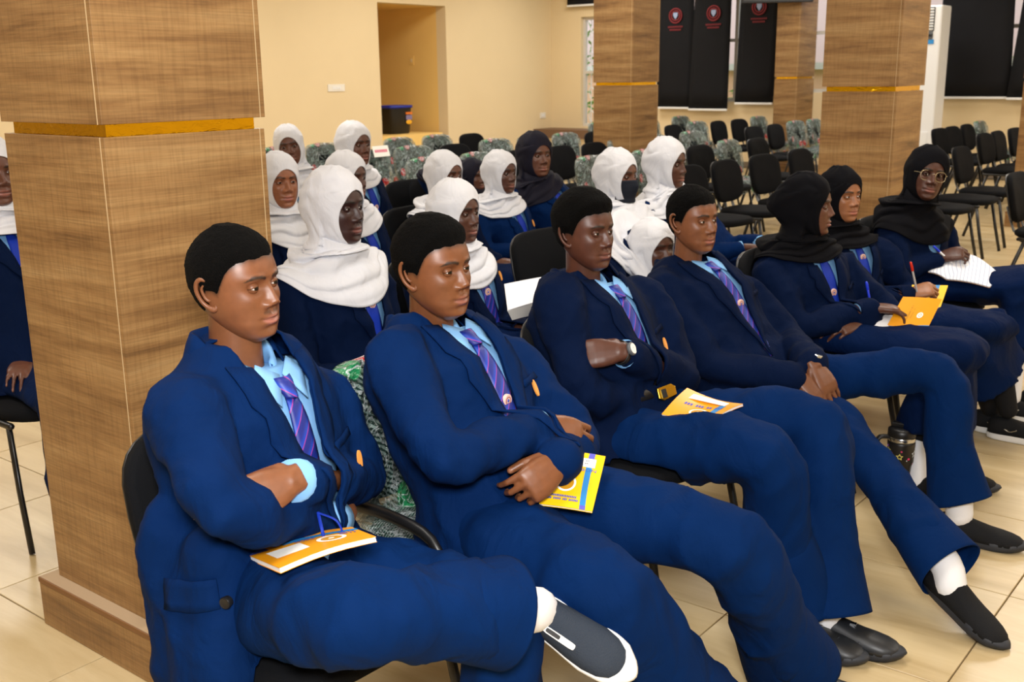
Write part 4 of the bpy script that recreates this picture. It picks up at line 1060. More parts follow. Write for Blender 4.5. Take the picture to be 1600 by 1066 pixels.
    for k in 'rl':
        td = p.get('toe_'+k)
        if td is None: td = (nrm((J['k'+k]-J['h'+k])*V(1, 1, 0)), V(0, 0, 1))
        if lower == 'trousers' or p.get('socks'):
            mkb('sock', MB().tube([lerp(J['k'+k], J['a'+k], .72), lerp(J['k'+k], J['a'+k], .92), J['a'+k]-nrm(td[1])*.03], [.046, .044, .043], 14, sub=3), M['sock'], root)
        shoe('shoe', J['a'+k], td[0], td[1], root, p.get('shoe', 'slip'), p.get('shoesc', 1.0))
    if p.get('hijab'): build_hijab(J, p, T, HR, H, sc, jtree, root)
    return dict(root=root, T=T, HL=HL, HR=HR, jtree=jtree, stree=stree, jacket=jacket, org=org)

def _blade(stree, T, org, ts, b0, te):
    prof = [(b0, .0125), (b0-.02, .017)] + [(lerp(b0-.02, te, t), lerp(.019, .036, t)) for t in np.linspace(.1, 1, 10)]
    P = [on_surface(stree, T, org, [(ts*lerp(.6, 1, (b-b0)/(te-b0)) + w*q, b) for q in (-1, -.5, 0, .5, 1)], .009, .1) for b, w in prof]
    P = np.array(P); P[:, 1:4] += T[:, 0]*.002
    v, f, _ = MB().grid(P).arr(); return v, f
def _blade_uv(b0, te):
    prof = [(b0, .0125), (b0-.02, .017)] + [(lerp(b0-.02, te, t), lerp(.019, .036, t)) for t in np.linspace(.1, 1, 10)]
    return [(-w*q, b) for b, w in prof for q in (-1, -.5, 0, .5, 1)]
def disc(q, n, r, parent, name='badge'):
    R = frame(nrm(n), V(0, 0, 1)); t = np.linspace(0, 2*math.pi, 25)[:-1]
    ring = lambda k, z: q + np.outer(np.cos(t), R[:, 1])*k + np.outer(np.sin(t), R[:, 2])*k + R[:, 0]*z
    o = mkb(name, MB().loft([ring(r, -.004), ring(r, .0025), ring(r*.92, .0035)]), M['badge'], parent, smooth=40)
    mkb('badge_ring', MB().loft([ring(r*.62, .0034), ring(r*.62, .0042), ring(r*.52, .0042), ring(r*.52, .0034)], True, False), M['badge_ink'], o)
    mkb('badge_mark', MB().loft([ring(r*.26, .0034), ring(r*.22, .0045)]), M['print_text'], o)

def hair_line(v):
    x, y, z = v[:, 0], np.abs(v[:, 1]), v[:, 2]
    zl = np.interp(x, [-.1, -.05, -.028, -.014, .006, .016, .024, .032, .044, .056, .07, .1], [-.058, -.052, -.038, .002, .002, -.004, .012, .030, .048, .058, .062, .064])
    return z - zl + np.array([noise.noise(Vector(q)*70)*.0028 + noise.noise(Vector(q)*230)*.0014 for q in v])
def build_hair(p, hv, hf, HL, root):
    h = hair_line(hv); T_ = p['hair']; n = normals(hv, hf)
    flat = p.get('flat', 0)
    k = np.clip((h+.001)/.03, 0, 1); k = k*k*(3-2*k)
    th = T_*k*np.clip(.25 + (hv[:, 2]+.01)/.085, .25, 1.0) + np.where(h > 0, np.minimum(h*.25, .0012), h*.55)
    nn = n.copy(); v = hv + nn*th[:, None]
    v[:, 2] += flat*np.clip((hv[:, 0]-.0)/.06, 0, 1)*np.clip((hv[:, 2]-.06)/.05, 0, 1)
    v += n*np.array([noise.noise(Vector(q)*190)*.0014 + noise.noise(Vector(q)*45)*.0015 for q in hv])[:, None]*k[:, None]
    keep = [q for q in hf if len(q) == 4 and all(h[i] > -.009 for i in q)]
    top = max(hf, key=lambda q: hv[list(q)][:, 2].mean()); keep.append(top)
    idx = sorted({i for q in keep for i in q}); mp = {i: j for j, i in enumerate(idx)}
    mk('hair', HL(v[idx]), [tuple(mp[i] for i in q) for q in keep], M['hair'], root, True)

def build_hijab(J, p, T, HR, H, sc, jtree, root):
    N = 96; m = p['hijab']; seed = p.get('seed', 1)*1.7; cw = p.get('cape', 1.0)
    hh, hw, zc = p.get('face', (.086, .0600, -.027))
    dv = np.array([p.get('deep', .935), 1.0, p.get('tall', 1.0)])*sc
    HL = lambda q: np.asarray(q, float)*dv @ HR.T + H
    u = np.linspace(0, 1, N+1); rows = []; e = 2.25
    zt = zc+hh
    top = np.concatenate([.129*np.cos(np.radians(np.linspace(4, 60, 20))), zc + hh*np.cos(np.linspace(.05, math.pi-.05, 30)), [-.117]])
    top = np.array([z for k, z in enumerate(top) if k >= 20 or z > zt+.001])
    for z in top:
        zi = z/1.085 if z > 0 else z
        f, w, b = [float(q) for q in head_profile(zi)]
        w *= p.get('wide', 1.0)
        f1, w1, b1 = float(head_profile(min(z, .117))[0])+.002, float(head_profile(min(z, .117))[1])*p.get('wide', 1.0)+.002, b
        f, w, b = f+.006, w+.008, b-.014-p.get('bun', .022)*math.exp(-((z+.01)/.07)**2)
        if z < 0:
            k = -z/.117; b = lerp(b, -.118, k**1.2); w = lerp(w, .092, k**1.5); f = lerp(f, .088, max(0, k-.8)*5)
        x0 = float(np.interp(z, [-.115, -.06, 0, .06, .118], [.03, .014, 0, -.008, -.010]))
        r = (z-zc)/hh; yo = hw*math.sqrt(max(0, 1-r*r)); po = math.asin(min(1, yo/w1)**(e/2)) if yo > 0 else 0
        ph = po + (2*math.pi-2*po)*u; c, s = np.cos(ph), np.sin(ph)
        C = np.sign(c)*np.abs(c)**(2/e); S = np.sign(s)*np.abs(s)**(2/e)
        A = np.stack([x0 + np.where(c > 0, (f1-x0)*C, (x0-b)*C), w1*S], 1); Bq = np.stack([x0 + np.where(c > 0, (f-x0)*C, (x0-b)*C), w*S], 1)
        dd = (np.sqrt((A[:, 1]/hw)**2+r*r)-1)*hw; k = np.clip(dd/.028, 0, 1); k = np.where(A[:, 0] > .0, k*k*(3-2*k), 1)
        P = A*(1-k[:, None]) + Bq*k[:, None]
        rows.append(HL(np.stack([P[:, 0], P[:, 1], np.full(N+1, z)], 1)))
    ph = 2*math.pi*u; c, s = np.cos(ph), np.sin(ph)
    neck = J['neck']; hem = p.get('hijab_hem', (-.13, -.03, -.05))      # front, side, back drop below the neck base
    keys = []; chin = HL(V(.02, 0, -.137))
    hz = np.where(c > 0, lerp(hem[1], hem[0], np.clip(c, 0, 1)**1.1), lerp(hem[1], hem[2], np.clip(-c, 0, 1)))
    for k, (fz, fr, w, b) in enumerate(((None, .082, .103, -.114), (.045, .098, .116, -.118), (.0, .115, .130*cw, -.126), (.55, .136, .146*cw, -.136), (1, .152, .158*cw, -.142))):
        if fz is None:
            cen = chin*.8 + (neck + T[:, 2]*.08)*.2; A = lerp(HR[:, 0], T[:, 0], .35); B = lerp(HR[:, 1], T[:, 1], .35); zoff = np.zeros(N+1)
        else:
            cen = neck; A, B = T[:, 0], T[:, 1]
            zoff = hz*fz if fz > .5 else np.full(N+1, fz) + np.where(fz < .01, .02*np.clip(-c, 0, 1), .02*np.clip(-c, 0, 1))
        a = np.where(c > 0, fr*c, -b*c)
        keys.append(cen + np.outer(a, A) + np.outer(w*s, B) + np.outer(zoff, T[:, 2]))
    K = np.array([rows[-3], rows[-1]] + keys)
    mid = spline(K.reshape(len(K), -1), 8).reshape(-1, N+1, 3)[9:]
    out = np.array(rows + list(mid)); nr = len(rows); n_all = len(out)
    for i in range(nr+4, n_all):
        k = min(1, (i-nr-4)/8)
        for j in range(N+1):
            q = out[i, j]; ax = neck + T[:, 2]*np.dot(q-neck, T[:, 2]); d = nrm(nrm(q-ax)*.75 + T[:, 2]*.66)
            h = jtree.ray_cast(Vector(q + d*.30), Vector(-d), .55)
            if h[0] is not None:
                t_ = np.dot(np.array(h[0])-q, d) + .012
                if t_ > 0: out[i, j] = q + d*min(t_, .16)*k
    for _ in range(3):
        for i in range(nr+2, n_all-1): out[i] = out[i]*.5 + (out[i-1]+out[i+1])*.25
        for i in range(nr+4, n_all):
            a = out[i, :-1]; out[i, :-1] = a*.6 + (np.roll(a, 1, 0)+np.roll(a, -1, 0))*.2; out[i, -1] = out[i, 0]
    amp = p.get('folds', 1.0)
    for i in range(n_all):
        t = max(0, (i-nr)/(n_all-nr))
        for j in range(N+1):
            jj = j % N; q = out[i, j]; cj, sj = math.cos(ph[jj]), math.sin(ph[jj])
            d = nrm(q - (H if i < nr else lerp(H, neck, min(1, (i-nr)/14))))
            nz_ = noise.noise(Vector((cj*1.5+seed, sj*1.5, i*.05+seed)))
            if i < nr:
                edge = min(1, max(0, min(jj, N-jj)-2)/8); zl = top[i]
                a = (.0020*math.sin(zl*95*(1-.5*cj) + 3.0*cj + 2*sj + nz_*5) + .0035*nz_*min(1, max(0, .06-zl)/.1))*edge
            else:
                a = .0105*math.sin(math.pi*min(1, .01+t*1.05))**.6*math.sin(i*.72 + 3.1*cj*(1 if seed % 2 < 1 else .6) + 1.6*sj + nz_*3.5) + .006*nz_*t + .004
            out[i, j] = q + d*a*amp
    out[:, N] = np.where((np.linalg.norm(out[:, N]-out[:, 0], axis=1) < .012)[:, None], out[:, 0], out[:, N])
    mb = MB().grid(out); mb.tube([HL(V(.005, 0, -.085)), lerp(HL(V(.005, 0, -.085)), neck, .5), neck], [(.074*sc, .074*sc), (.078*sc, .080*sc), (.08, .085)], 24, ref=HR[:, 0], rnd=False)
    v, f, _ = mb.arr()
    return mk('hijab', v, f + [tuple(range(N, -1, -1))], M[m], root, True, weld=.0004, solid=.0035)
# ------------------------------------------------------------------ joints of the front row (metres)
JNT = {
    'boy1': dict(head=V(-1.630, 1.220, 1.124), neck=V(-1.651, 1.220, 0.978), sr=V(-1.571, 1.050, 0.934), sl=V(-1.617, 1.410, 0.844), er=V(-1.407, 0.990, 0.809), wr=V(-1.469, 1.300, 0.661), el=V(-1.560, 1.450, 0.679), wl=V(-1.396, 1.130, 0.816), pel=V(-1.595, 1.220, 0.541), hr=V(-1.507, 1.120, 0.554), kr=V(-1.169, 1.070, 0.654), ar=V(-1.105, 1.450, 0.527), hl=V(-1.519, 1.320, 0.538), kl=V(-1.178, 1.420, 0.506), al=V(-1.158, 1.436, 0.100)),
    'boy2': dict(head=V(-1.588, 1.720, 1.084), neck=V(-1.652, 1.755, 0.924), sr=V(-1.569, 1.575, 0.913), sl=V(-1.554, 1.940, 0.833), er=V(-1.380, 1.500, 0.746), wr=V(-1.335, 1.780, 0.749), el=V(-1.366, 1.950, 0.662), wl=V(-1.250, 1.720, 0.706), pel=V(-1.456, 1.750, 0.531), hr=V(-1.400, 1.660, 0.531), kr=V(-1.049, 1.620, 0.503), ar=V(-0.970, 1.905, 0.100), hl=V(-1.385, 1.850, 0.546), kl=V(-0.963, 1.950, 0.514), al=V(-0.942, 2.261, 0.100)),
    'boy3': dict(head=V(-1.721, 2.500, 1.061), neck=V(-1.752, 2.520, 0.903), sr=V(-1.700, 2.335, 0.895), sl=V(-1.652, 2.720, 0.827), er=V(-1.566, 2.280, 0.658), wr=V(-1.505, 2.600, 0.590), el=V(-1.504, 2.700, 0.624), wl=V(-1.511, 2.360, 0.770), pel=V(-1.593, 2.500, 0.498), hr=V(-1.535, 2.410, 0.496), kr=V(-1.098, 2.400, 0.548), ar=V(-1.044, 2.505, 0.120), hl=V(-1.546, 2.600, 0.500), kl=V(-1.074, 2.660, 0.567), al=V(-0.976, 2.559, 0.100)),
    'boy4': dict(head=V(-1.764, 3.200, 1.012), neck=V(-1.815, 3.220, 0.836), sr=V(-1.779, 3.040, 0.795), sl=V(-1.671, 3.420, 0.736), er=V(-1.574, 3.000, 0.582), wr=V(-1.304, 3.070, 0.564), el=V(-1.497, 3.420, 0.588), wl=V(-1.277, 3.120, 0.598), pel=V(-1.582, 3.200, 0.491), hr=V(-1.541, 3.120, 0.484), kr=V(-1.191, 3.130, 0.419), ar=V(-0.734, 2.866, 0.140), hl=V(-1.535, 3.300, 0.476), kl=V(-0.997, 3.450, 0.542), al=V(-0.888, 3.439, 0.120)),
    'girlA': dict(head=V(-1.632, 3.840, 1.003), neck=V(-1.688, 3.860, 0.835), sr=V(-1.697, 3.690, 0.761), sl=V(-1.553, 4.030, 0.744), er=V(-1.551, 3.640, 0.584), wr=V(-1.364, 3.840, 0.644), el=V(-1.344, 4.020, 0.569), wl=V(-1.387, 3.800, 0.597), pel=V(-1.592, 3.860, 0.516), hr=V(-1.558, 3.780, 0.511), kr=V(-1.092, 3.800, 0.505), ar=V(-1.129, 3.754, 0.090), hl=V(-1.547, 3.940, 0.493), kl=V(-1.091, 3.980, 0.502), al=V(-1.091, 3.905, 0.090)),
    'girlB': dict(head=V(-1.734, 4.420, 0.980), neck=V(-1.770, 4.440, 0.795), sr=V(-1.752, 4.270, 0.729), sl=V(-1.615, 4.600, 0.724), er=V(-1.597, 4.220, 0.552), wr=V(-1.407, 4.380, 0.596), el=V(-1.485, 4.620, 0.566), wl=V(-1.361, 4.450, 0.541), pel=V(-1.671, 4.420, 0.479), hr=V(-1.640, 4.340, 0.484), kr=V(-1.140, 4.360, 0.480), ar=V(-1.108, 4.623, 0.100), hl=V(-1.630, 4.500, 0.470), kl=V(-1.120, 4.540, 0.469), al=V(-1.028, 4.565, 0.130)),
    'girlC': dict(head=V(-1.565, 4.980, 1.035), neck=V(-1.636, 5.000, 0.855), sr=V(-1.662, 4.840, 0.775), sl=V(-1.540, 5.140, 0.772), er=V(-1.564, 4.800, 0.614), wr=V(-1.455, 4.930, 0.673), el=V(-1.456, 5.180, 0.629), wl=V(-1.342, 5.040, 0.601), pel=V(-1.609, 5.000, 0.504), hr=V(-1.582, 4.920, 0.505), kr=V(-1.125, 4.940, 0.568), ar=V(-1.090, 4.861, 0.130), hl=V(-1.575, 5.080, 0.495), kl=V(-1.101, 5.120, 0.556), al=V(-1.023, 5.033, 0.100)),
}
# ------------------------------------------------------------------ the cast
X, Y, Z = V(1, 0, 0), V(0, 1, 0), V(0, 0, 1)
def seated(head, yaw, backx, cy, s=.95, turn=0, arms='lap', pel=None, knee=.43):
    a = math.radians(turn); f = V(math.cos(a), math.sin(a), 0); l = V(-math.sin(a), math.cos(a), 0)
    H = np.asarray(head, float); J = dict(head=H)
    hf = V(math.cos(math.radians(yaw)), math.sin(math.radians(yaw)), 0)
    J['neck'] = H - hf*.025 - f*.015 - Z*.195*s
    J['pel'] = np.asarray(pel, float) if pel is not None else V(backx+.28, cy, .50)
    for k, q in (('r', -1), ('l', 1)):
        J['s'+k] = J['neck'] + l*q*.178*s - Z*.040
        J['h'+k] = J['pel'] + l*q*.08; J['k'+k] = J['h'+k] + V(knee, 0, .0) + l*q*.02; J['a'+k] = V(J['k'+k][0]+.06, J['k'+k][1], .10)
        J['e'+k] = J['s'+k] + f*.10 + l*q*.045 - Z*(J['s'+k][2]-.575)
        J['w'+k] = J['e'+k] + f*.20 - l*q*.13 + Z*.0
    return J
def limb(J, **k):
    for a, b in k.items(): J[a] = np.asarray(b, float)
    return J
LAP = lambda s: (nrm(V(.75, -s*.6, -.15)), V(.1, 0, 1), (22, 28, 18), (30, 15))
CAST = {}
SK = dict(a=(120, 75, 48), b=(116, 71, 43), c=(82, 48, 36), d=(120, 75, 49), dark=(56, 34, 32), mid=(94, 58, 43), light=(148, 98, 66), brown=(80, 49, 38))

# front row, left to right
JNT['boy1']['hemk'] = .72
for _k in ('boy2', 'boy3'): JNT[_k]['hemk'] = 1.0
CAST['boy1'] = build_person(JNT['boy1'], dict(label='boy sitting with folded arms and one ankle on his knee beside the wooden pillar', skin=SK['a'], look=(14, -3, 2), gaze=(14, -6, 0), near=True, hs=.925, hair=.006, sleeve=.86, tall=.98, beard=True, jacket='navy', seed=2,
    hand_r=(nrm(V(-.85, .5, -.15)), V(.4, .3, .8), (15, 25, 15), (20, 10)), hand_l=(nrm(V(-.38, -.85, -.28)), nrm(V(.8, -.25, .5)), (12, 18, 12), (10, 10)), vapex=-.34, open=.8, tie_end=-.36, badge_at=-.285, hem=-.22, legr=1.02, shoe='grey', armr=.98,
    flaps=[(V(-1.52, 1.05, .66), V(-1.48, 1.02, .47), .065), (V(-1.64, 1.06, .68), V(-1.60, 1.03, .44), .075), (V(-1.57, 1.05, .62), V(-1.53, 1.02, .44), .07)],
    pocket_badge=(.115, -.23), toe_r=(nrm(V(.727, .403, -.553)), nrm(V(.53, -.70, .48))), lipcol=(168, 108, 96)))
CAST['boy2'] = build_person(JNT['boy2'], dict(label='boy with high flat hair, crossed wrists and a yellow booklet on his thigh', skin=SK['b'], look=(2, -5, 1), gaze=(-4, -4, 0), near=True, hs=.945, hair=.012, flat=.008, jacket='navy', seed=5,
    hand_r=(nrm(V(.35, .62, -.32)), nrm(V(.75, -.3, .55)), (20, 45, 30), (12, 5)), hand_l=(nrm(V(-.12, -.80, -.32)), nrm(V(.85, -.35, .45)), ((38, 40, 25), (48, 50, 30), (55, 55, 30), (58, 55, 30)), (22, 14)),
    vapex=-.36, tie_end=-.37, badge_at=-.215, hem=-.24, legr=1.1, shoe='leather', cuffr=1.08, pocket_badge=(.125, -.21), armr=1.02, lipcol=(150, 96, 84)))
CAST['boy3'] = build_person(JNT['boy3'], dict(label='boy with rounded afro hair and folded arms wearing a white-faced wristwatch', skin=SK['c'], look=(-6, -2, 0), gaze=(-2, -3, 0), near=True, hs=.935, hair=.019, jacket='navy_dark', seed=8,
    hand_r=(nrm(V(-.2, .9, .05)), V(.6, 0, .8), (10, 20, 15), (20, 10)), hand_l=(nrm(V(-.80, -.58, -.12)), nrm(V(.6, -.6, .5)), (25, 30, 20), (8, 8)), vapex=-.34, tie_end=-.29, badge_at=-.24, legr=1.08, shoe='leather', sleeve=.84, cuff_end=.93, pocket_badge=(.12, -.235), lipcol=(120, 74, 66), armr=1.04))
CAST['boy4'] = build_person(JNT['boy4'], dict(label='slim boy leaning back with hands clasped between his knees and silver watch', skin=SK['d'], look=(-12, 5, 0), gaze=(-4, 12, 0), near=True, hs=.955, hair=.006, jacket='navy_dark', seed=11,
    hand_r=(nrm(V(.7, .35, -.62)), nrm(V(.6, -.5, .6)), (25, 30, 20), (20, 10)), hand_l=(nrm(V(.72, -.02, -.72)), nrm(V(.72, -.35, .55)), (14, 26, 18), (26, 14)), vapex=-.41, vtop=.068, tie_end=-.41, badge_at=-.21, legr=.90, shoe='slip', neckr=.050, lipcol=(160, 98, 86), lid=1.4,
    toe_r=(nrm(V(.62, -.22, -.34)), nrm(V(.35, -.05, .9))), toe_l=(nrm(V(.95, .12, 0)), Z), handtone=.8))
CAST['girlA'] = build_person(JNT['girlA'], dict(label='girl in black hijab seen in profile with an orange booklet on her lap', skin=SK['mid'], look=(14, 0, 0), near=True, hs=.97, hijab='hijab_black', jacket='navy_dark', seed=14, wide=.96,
    hand_r=(nrm(V(.9, .4, -.1)), Z, (30, 35, 20), (25, 10)), hand_l=(nrm(V(-.55, -.62, -.35)), nrm(V(.45, -.35, .8)), ((14, 22, 14), (22, 28, 18), (28, 32, 20), (34, 34, 20)), (24, 10)), lower='skirt', vapex=-.28, tie_end=-.27, tie='tie_plain', vshift=.0,
    hijab_hem=(-.07, -.03, -.18), cape=1.0, bun=.055, handtone=.85, shoe='slip', socks=True, skirt_len=.66))
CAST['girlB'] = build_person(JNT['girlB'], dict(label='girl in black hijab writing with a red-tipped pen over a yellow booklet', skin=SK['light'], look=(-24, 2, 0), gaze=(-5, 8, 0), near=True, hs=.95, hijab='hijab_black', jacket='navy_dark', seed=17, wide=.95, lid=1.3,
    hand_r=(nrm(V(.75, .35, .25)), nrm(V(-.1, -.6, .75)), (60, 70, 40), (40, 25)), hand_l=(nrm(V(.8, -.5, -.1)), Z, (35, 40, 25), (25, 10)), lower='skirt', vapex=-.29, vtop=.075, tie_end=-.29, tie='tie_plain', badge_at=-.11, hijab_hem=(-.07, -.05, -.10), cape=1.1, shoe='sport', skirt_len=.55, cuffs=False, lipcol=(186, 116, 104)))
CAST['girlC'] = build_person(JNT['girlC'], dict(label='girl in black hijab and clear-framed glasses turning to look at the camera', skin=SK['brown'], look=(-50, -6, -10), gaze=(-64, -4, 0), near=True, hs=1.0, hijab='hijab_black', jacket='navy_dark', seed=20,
    hand_r=(nrm(V(.85, .25, .2)), nrm(V(-.1, -.6, .75)), (55, 60, 40), (40, 25)), hand_l=(nrm(V(.8, -.5, -.1)), Z, (20, 25, 15), (25, 10)), lower='skirt', plain_front=True, notie=True, hijab_hem=(-.14, -.08, -.16), cape=1.1, shoe='sport', skirt_len=.6, cuffs=False, lipcol=(150, 96, 86), socks=True))

# second row
B1 = ROWS[1]
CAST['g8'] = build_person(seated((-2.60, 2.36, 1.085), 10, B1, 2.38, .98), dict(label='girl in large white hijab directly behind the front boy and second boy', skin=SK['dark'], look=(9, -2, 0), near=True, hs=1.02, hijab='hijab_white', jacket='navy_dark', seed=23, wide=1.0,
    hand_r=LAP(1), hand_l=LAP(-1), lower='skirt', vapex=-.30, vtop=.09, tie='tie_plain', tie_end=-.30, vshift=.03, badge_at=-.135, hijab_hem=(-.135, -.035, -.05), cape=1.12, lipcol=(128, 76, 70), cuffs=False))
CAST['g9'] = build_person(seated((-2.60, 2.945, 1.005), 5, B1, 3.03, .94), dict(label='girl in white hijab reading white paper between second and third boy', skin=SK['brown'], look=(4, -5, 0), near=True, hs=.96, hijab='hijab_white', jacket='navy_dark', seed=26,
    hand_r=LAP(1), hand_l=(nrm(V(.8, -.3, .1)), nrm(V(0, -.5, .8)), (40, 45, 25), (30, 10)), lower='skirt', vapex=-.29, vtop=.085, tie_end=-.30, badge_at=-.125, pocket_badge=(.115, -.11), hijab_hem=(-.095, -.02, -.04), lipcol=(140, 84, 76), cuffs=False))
_J = seated((-2.24, 3.74, .80), 0, B1, 3.78, .92, pel=V(-2.62, 3.78, .50))
_J = limb(_J, neck=V(-2.36, 3.77, .80), sr=V(-2.40, 3.58, .77), sl=V(-2.40, 3.96, .77), er=V(-2.24, 3.55, .60), wr=V(-2.02, 3.66, .60), el=V(-2.22, 3.98, .58), wl=V(-2.05, 3.78, .57))
CAST['g10'] = build_person(_J, dict(label='girl bending forward with her white hijab knotted behind the third and fourth boy', skin=SK['brown'], look=(-15, -48, 0), hs=.95, hijab='hijab_white', jacket='navy_dark', seed=29,
    hand_r=(nrm(V(.9, .35, -.1)), V(.2, -.6, .8), (30, 40, 25), (25, 10)), hand_l=LAP(-1), lower='skirt', plain_front=True, notie=True, hijab_hem=(-.03, -.03, -.10), far=True, cuffs=False))
CAST['g15'] = build_person(seated((-2.80, 4.338, 1.016), 0, B1, 4.40, .92), dict(label='girl in white hijab wearing a black face mask', skin=SK['mid'], look=(0, -8, 0), hs=1.04, hijab='hijab_white', jacket='navy_dark', seed=32, lower='skirt', hand_r=LAP(1), hand_l=LAP(-1), vapex=-.27, tie='tie_plain', tie_end=-.27, hijab_hem=(-.15, -.03, -.04), cuffs=False))
_J = seated((-2.80, 4.796, 1.04), 0, B1, 5.0, .93)
_J = limb(_J, er=V(-2.66, 4.64, .58), wr=V(-2.40, 4.88, .64), el=V(-2.64, 5.05, .60), wl=V(-2.34, 4.98, .66))
CAST['g16'] = build_person(_J, dict(label='girl in bright white hijab right of the masked girl with clasped hands', skin=SK['brown'], look=(3, 0, 0), hs=1.07, hijab='hijab_white', jacket='navy', seed=35, lower='skirt', hand_r=(nrm(V(.8, .3, -.2)), Z, (30, 35, 20), (20, 10)), hand_l=(nrm(V(.7, -.4, -.2)), Z, (35, 35, 20), (20, 10)), vapex=-.27, tie='tie_plain', tie_end=-.27, hijab_hem=(-.11, -.04, -.05), cape=1.15, pocket_badge=(.12, -.12)))
# third row
B2 = ROWS[2]
CAST['g11'] = build_person(seated((-3.66, 3.005, 1.06), -12, B2, 2.98, .95), dict(label='girl in white hijab half hidden by the left pillar', skin=(140, 88, 60), look=(-14, -6, 0), hs=.98, hijab='hijab_white', jacket='navy_dark', seed=38, lower='skirt', hand_r=LAP(1), hand_l=LAP(-1), vapex=-.28, tie_end=-.28, vtop=.075, hijab_hem=(-.10, -.02, -.04), cuffs=False, lipcol=(170, 100, 92)))
CAST['g12'] = build_person(seated((-3.70, 3.44, 1.037), 8, B2, 3.54, .93), dict(label='girl in white hijab whose face is mostly hidden behind the large white hijab', skin=SK['brown'], look=(10, -4, 0), hs=.98, hijab='hijab_white', jacket='navy_dark', seed=41, lower='skirt', hand_r=LAP(1), hand_l=LAP(-1), vapex=-.28, tie='tie_plain', tie_end=-.28, vtop=.075, hijab_hem=(-.09, -.02, -.04), cuffs=False))
CAST['g13'] = build_person(seated((-3.66, 4.07, 1.0), 0, B2, 4.10, .94), dict(label='girl in white hijab above and behind the paper-reading girl', skin=SK['mid'], look=(0, -3, 0), hs=.98, hijab='hijab_white', jacket='navy_dark', seed=44, lower='skirt', hand_r=LAP(1), hand_l=LAP(-1), vapex=-.28, tie='tie_plain', tie_end=-.28, hijab_hem=(-.07, -.02, -.04), cuffs=False))
CAST['g14'] = build_person(seated((-3.72, 4.59, .97), 0, B2, 4.66, .92), dict(label='girl in white hijab and royal blue tie in front of the navy-hijab girl', skin=SK['brown'], look=(-2, -2, 0), hs=.97, hijab='hijab_white', jacket='navy', seed=47, lower='skirt', hand_r=LAP(1), hand_l=LAP(-1), vapex=-.27, tie='tie_plain', tie_end=-.27, hijab_hem=(-.065, -.02, -.04), cuffs=False, pocket_badge=(.11, -.16)))
CAST['g19'] = build_person(seated((-3.83, 5.047, 1.032), -18, B2, 5.24, .97, turn=-8), dict(label='girl in dark navy hijab with blazer in front of a plastic-wrapped chair', skin=SK['mid'], look=(-18, 0, 0), hs=1.08, hijab='hijab_navy', jacket='navy', seed=50, lower='skirt', hand_r=LAP(1), hand_l=LAP(-1), vapex=-.27, tie='tie_plain', tie_end=-.27, hijab_hem=(-.10, -.04, -.06), cape=1.1, cuffs=False, wide=1.06))
# fourth row
B3 = ROWS[3]
CAST['g17'] = build_person(seated((-4.72, 3.964, 1.12), -45, B3, 3.98, .97, turn=-12), dict(label='smiling girl in white hijab turned to the camera at the back left', skin=SK['mid'], look=(-42, -4, 8), hs=.94, hijab='hijab_white', jacket='navy_dark', seed=53, lower='skirt', hand_r=LAP(1), hand_l=LAP(-1), plain_front=True, notie=True, hijab_hem=(-.09, -.04, -.05), cuffs=False))
CAST['g18'] = build_person(seated((-4.72, 4.457, 1.10), -8, B3, 4.53, .97), dict(label='girl in white hijab with royal blue tie looking down at the back', skin=SK['mid'], look=(-2, -26, 0), hs=1.08, hijab='hijab_white', jacket='navy_dark', seed=56, lower='skirt', hand_r=LAP(1), hand_l=LAP(-1), vapex=-.29, vtop=.085, tie='tie_plain', tie_end=-.29, hijab_hem=(-.07, -.02, -.04)))
_J = seated((-4.50, 5.27, .86), 0, B3, 5.35, .95)
_J = limb(_J, neck=V(-4.60, 5.22, .86), sr=V(-4.66, 5.03, .87), sl=V(-4.62, 5.42, .82))
CAST['g20'] = build_person(_J, dict(label='stooping student of whom only a navy shoulder shows between two white hijabs', skin=SK['mid'], look=(0, -50, 0), hs=.9, hijab='hijab_navy', jacket='navy', seed=59, lower='skirt', hand_r=LAP(1), hand_l=LAP(-1), plain_front=True, notie=True, hijab_hem=(-.02, -.03, -.02), far=True, cuffs=False))
# left of the pillar
CAST['g22'] = build_person(seated((-3.72, 1.80, 1.19), 0, -3.83, 1.785, 1.0, knee=.40), dict(label='student in white hijab and navy blazer cut off by the left picture edge', skin=SK['mid'], look=(0, -4, 0), hs=1.0, hijab='hijab_white', jacket='navy_dark', seed=65, lower='skirt', hand_r=LAP(1), hand_l=LAP(-1), vapex=-.27, tie='tie_plain', tie_end=-.27, hijab_hem=(-.07, -.02, -.04), cuffs=False))
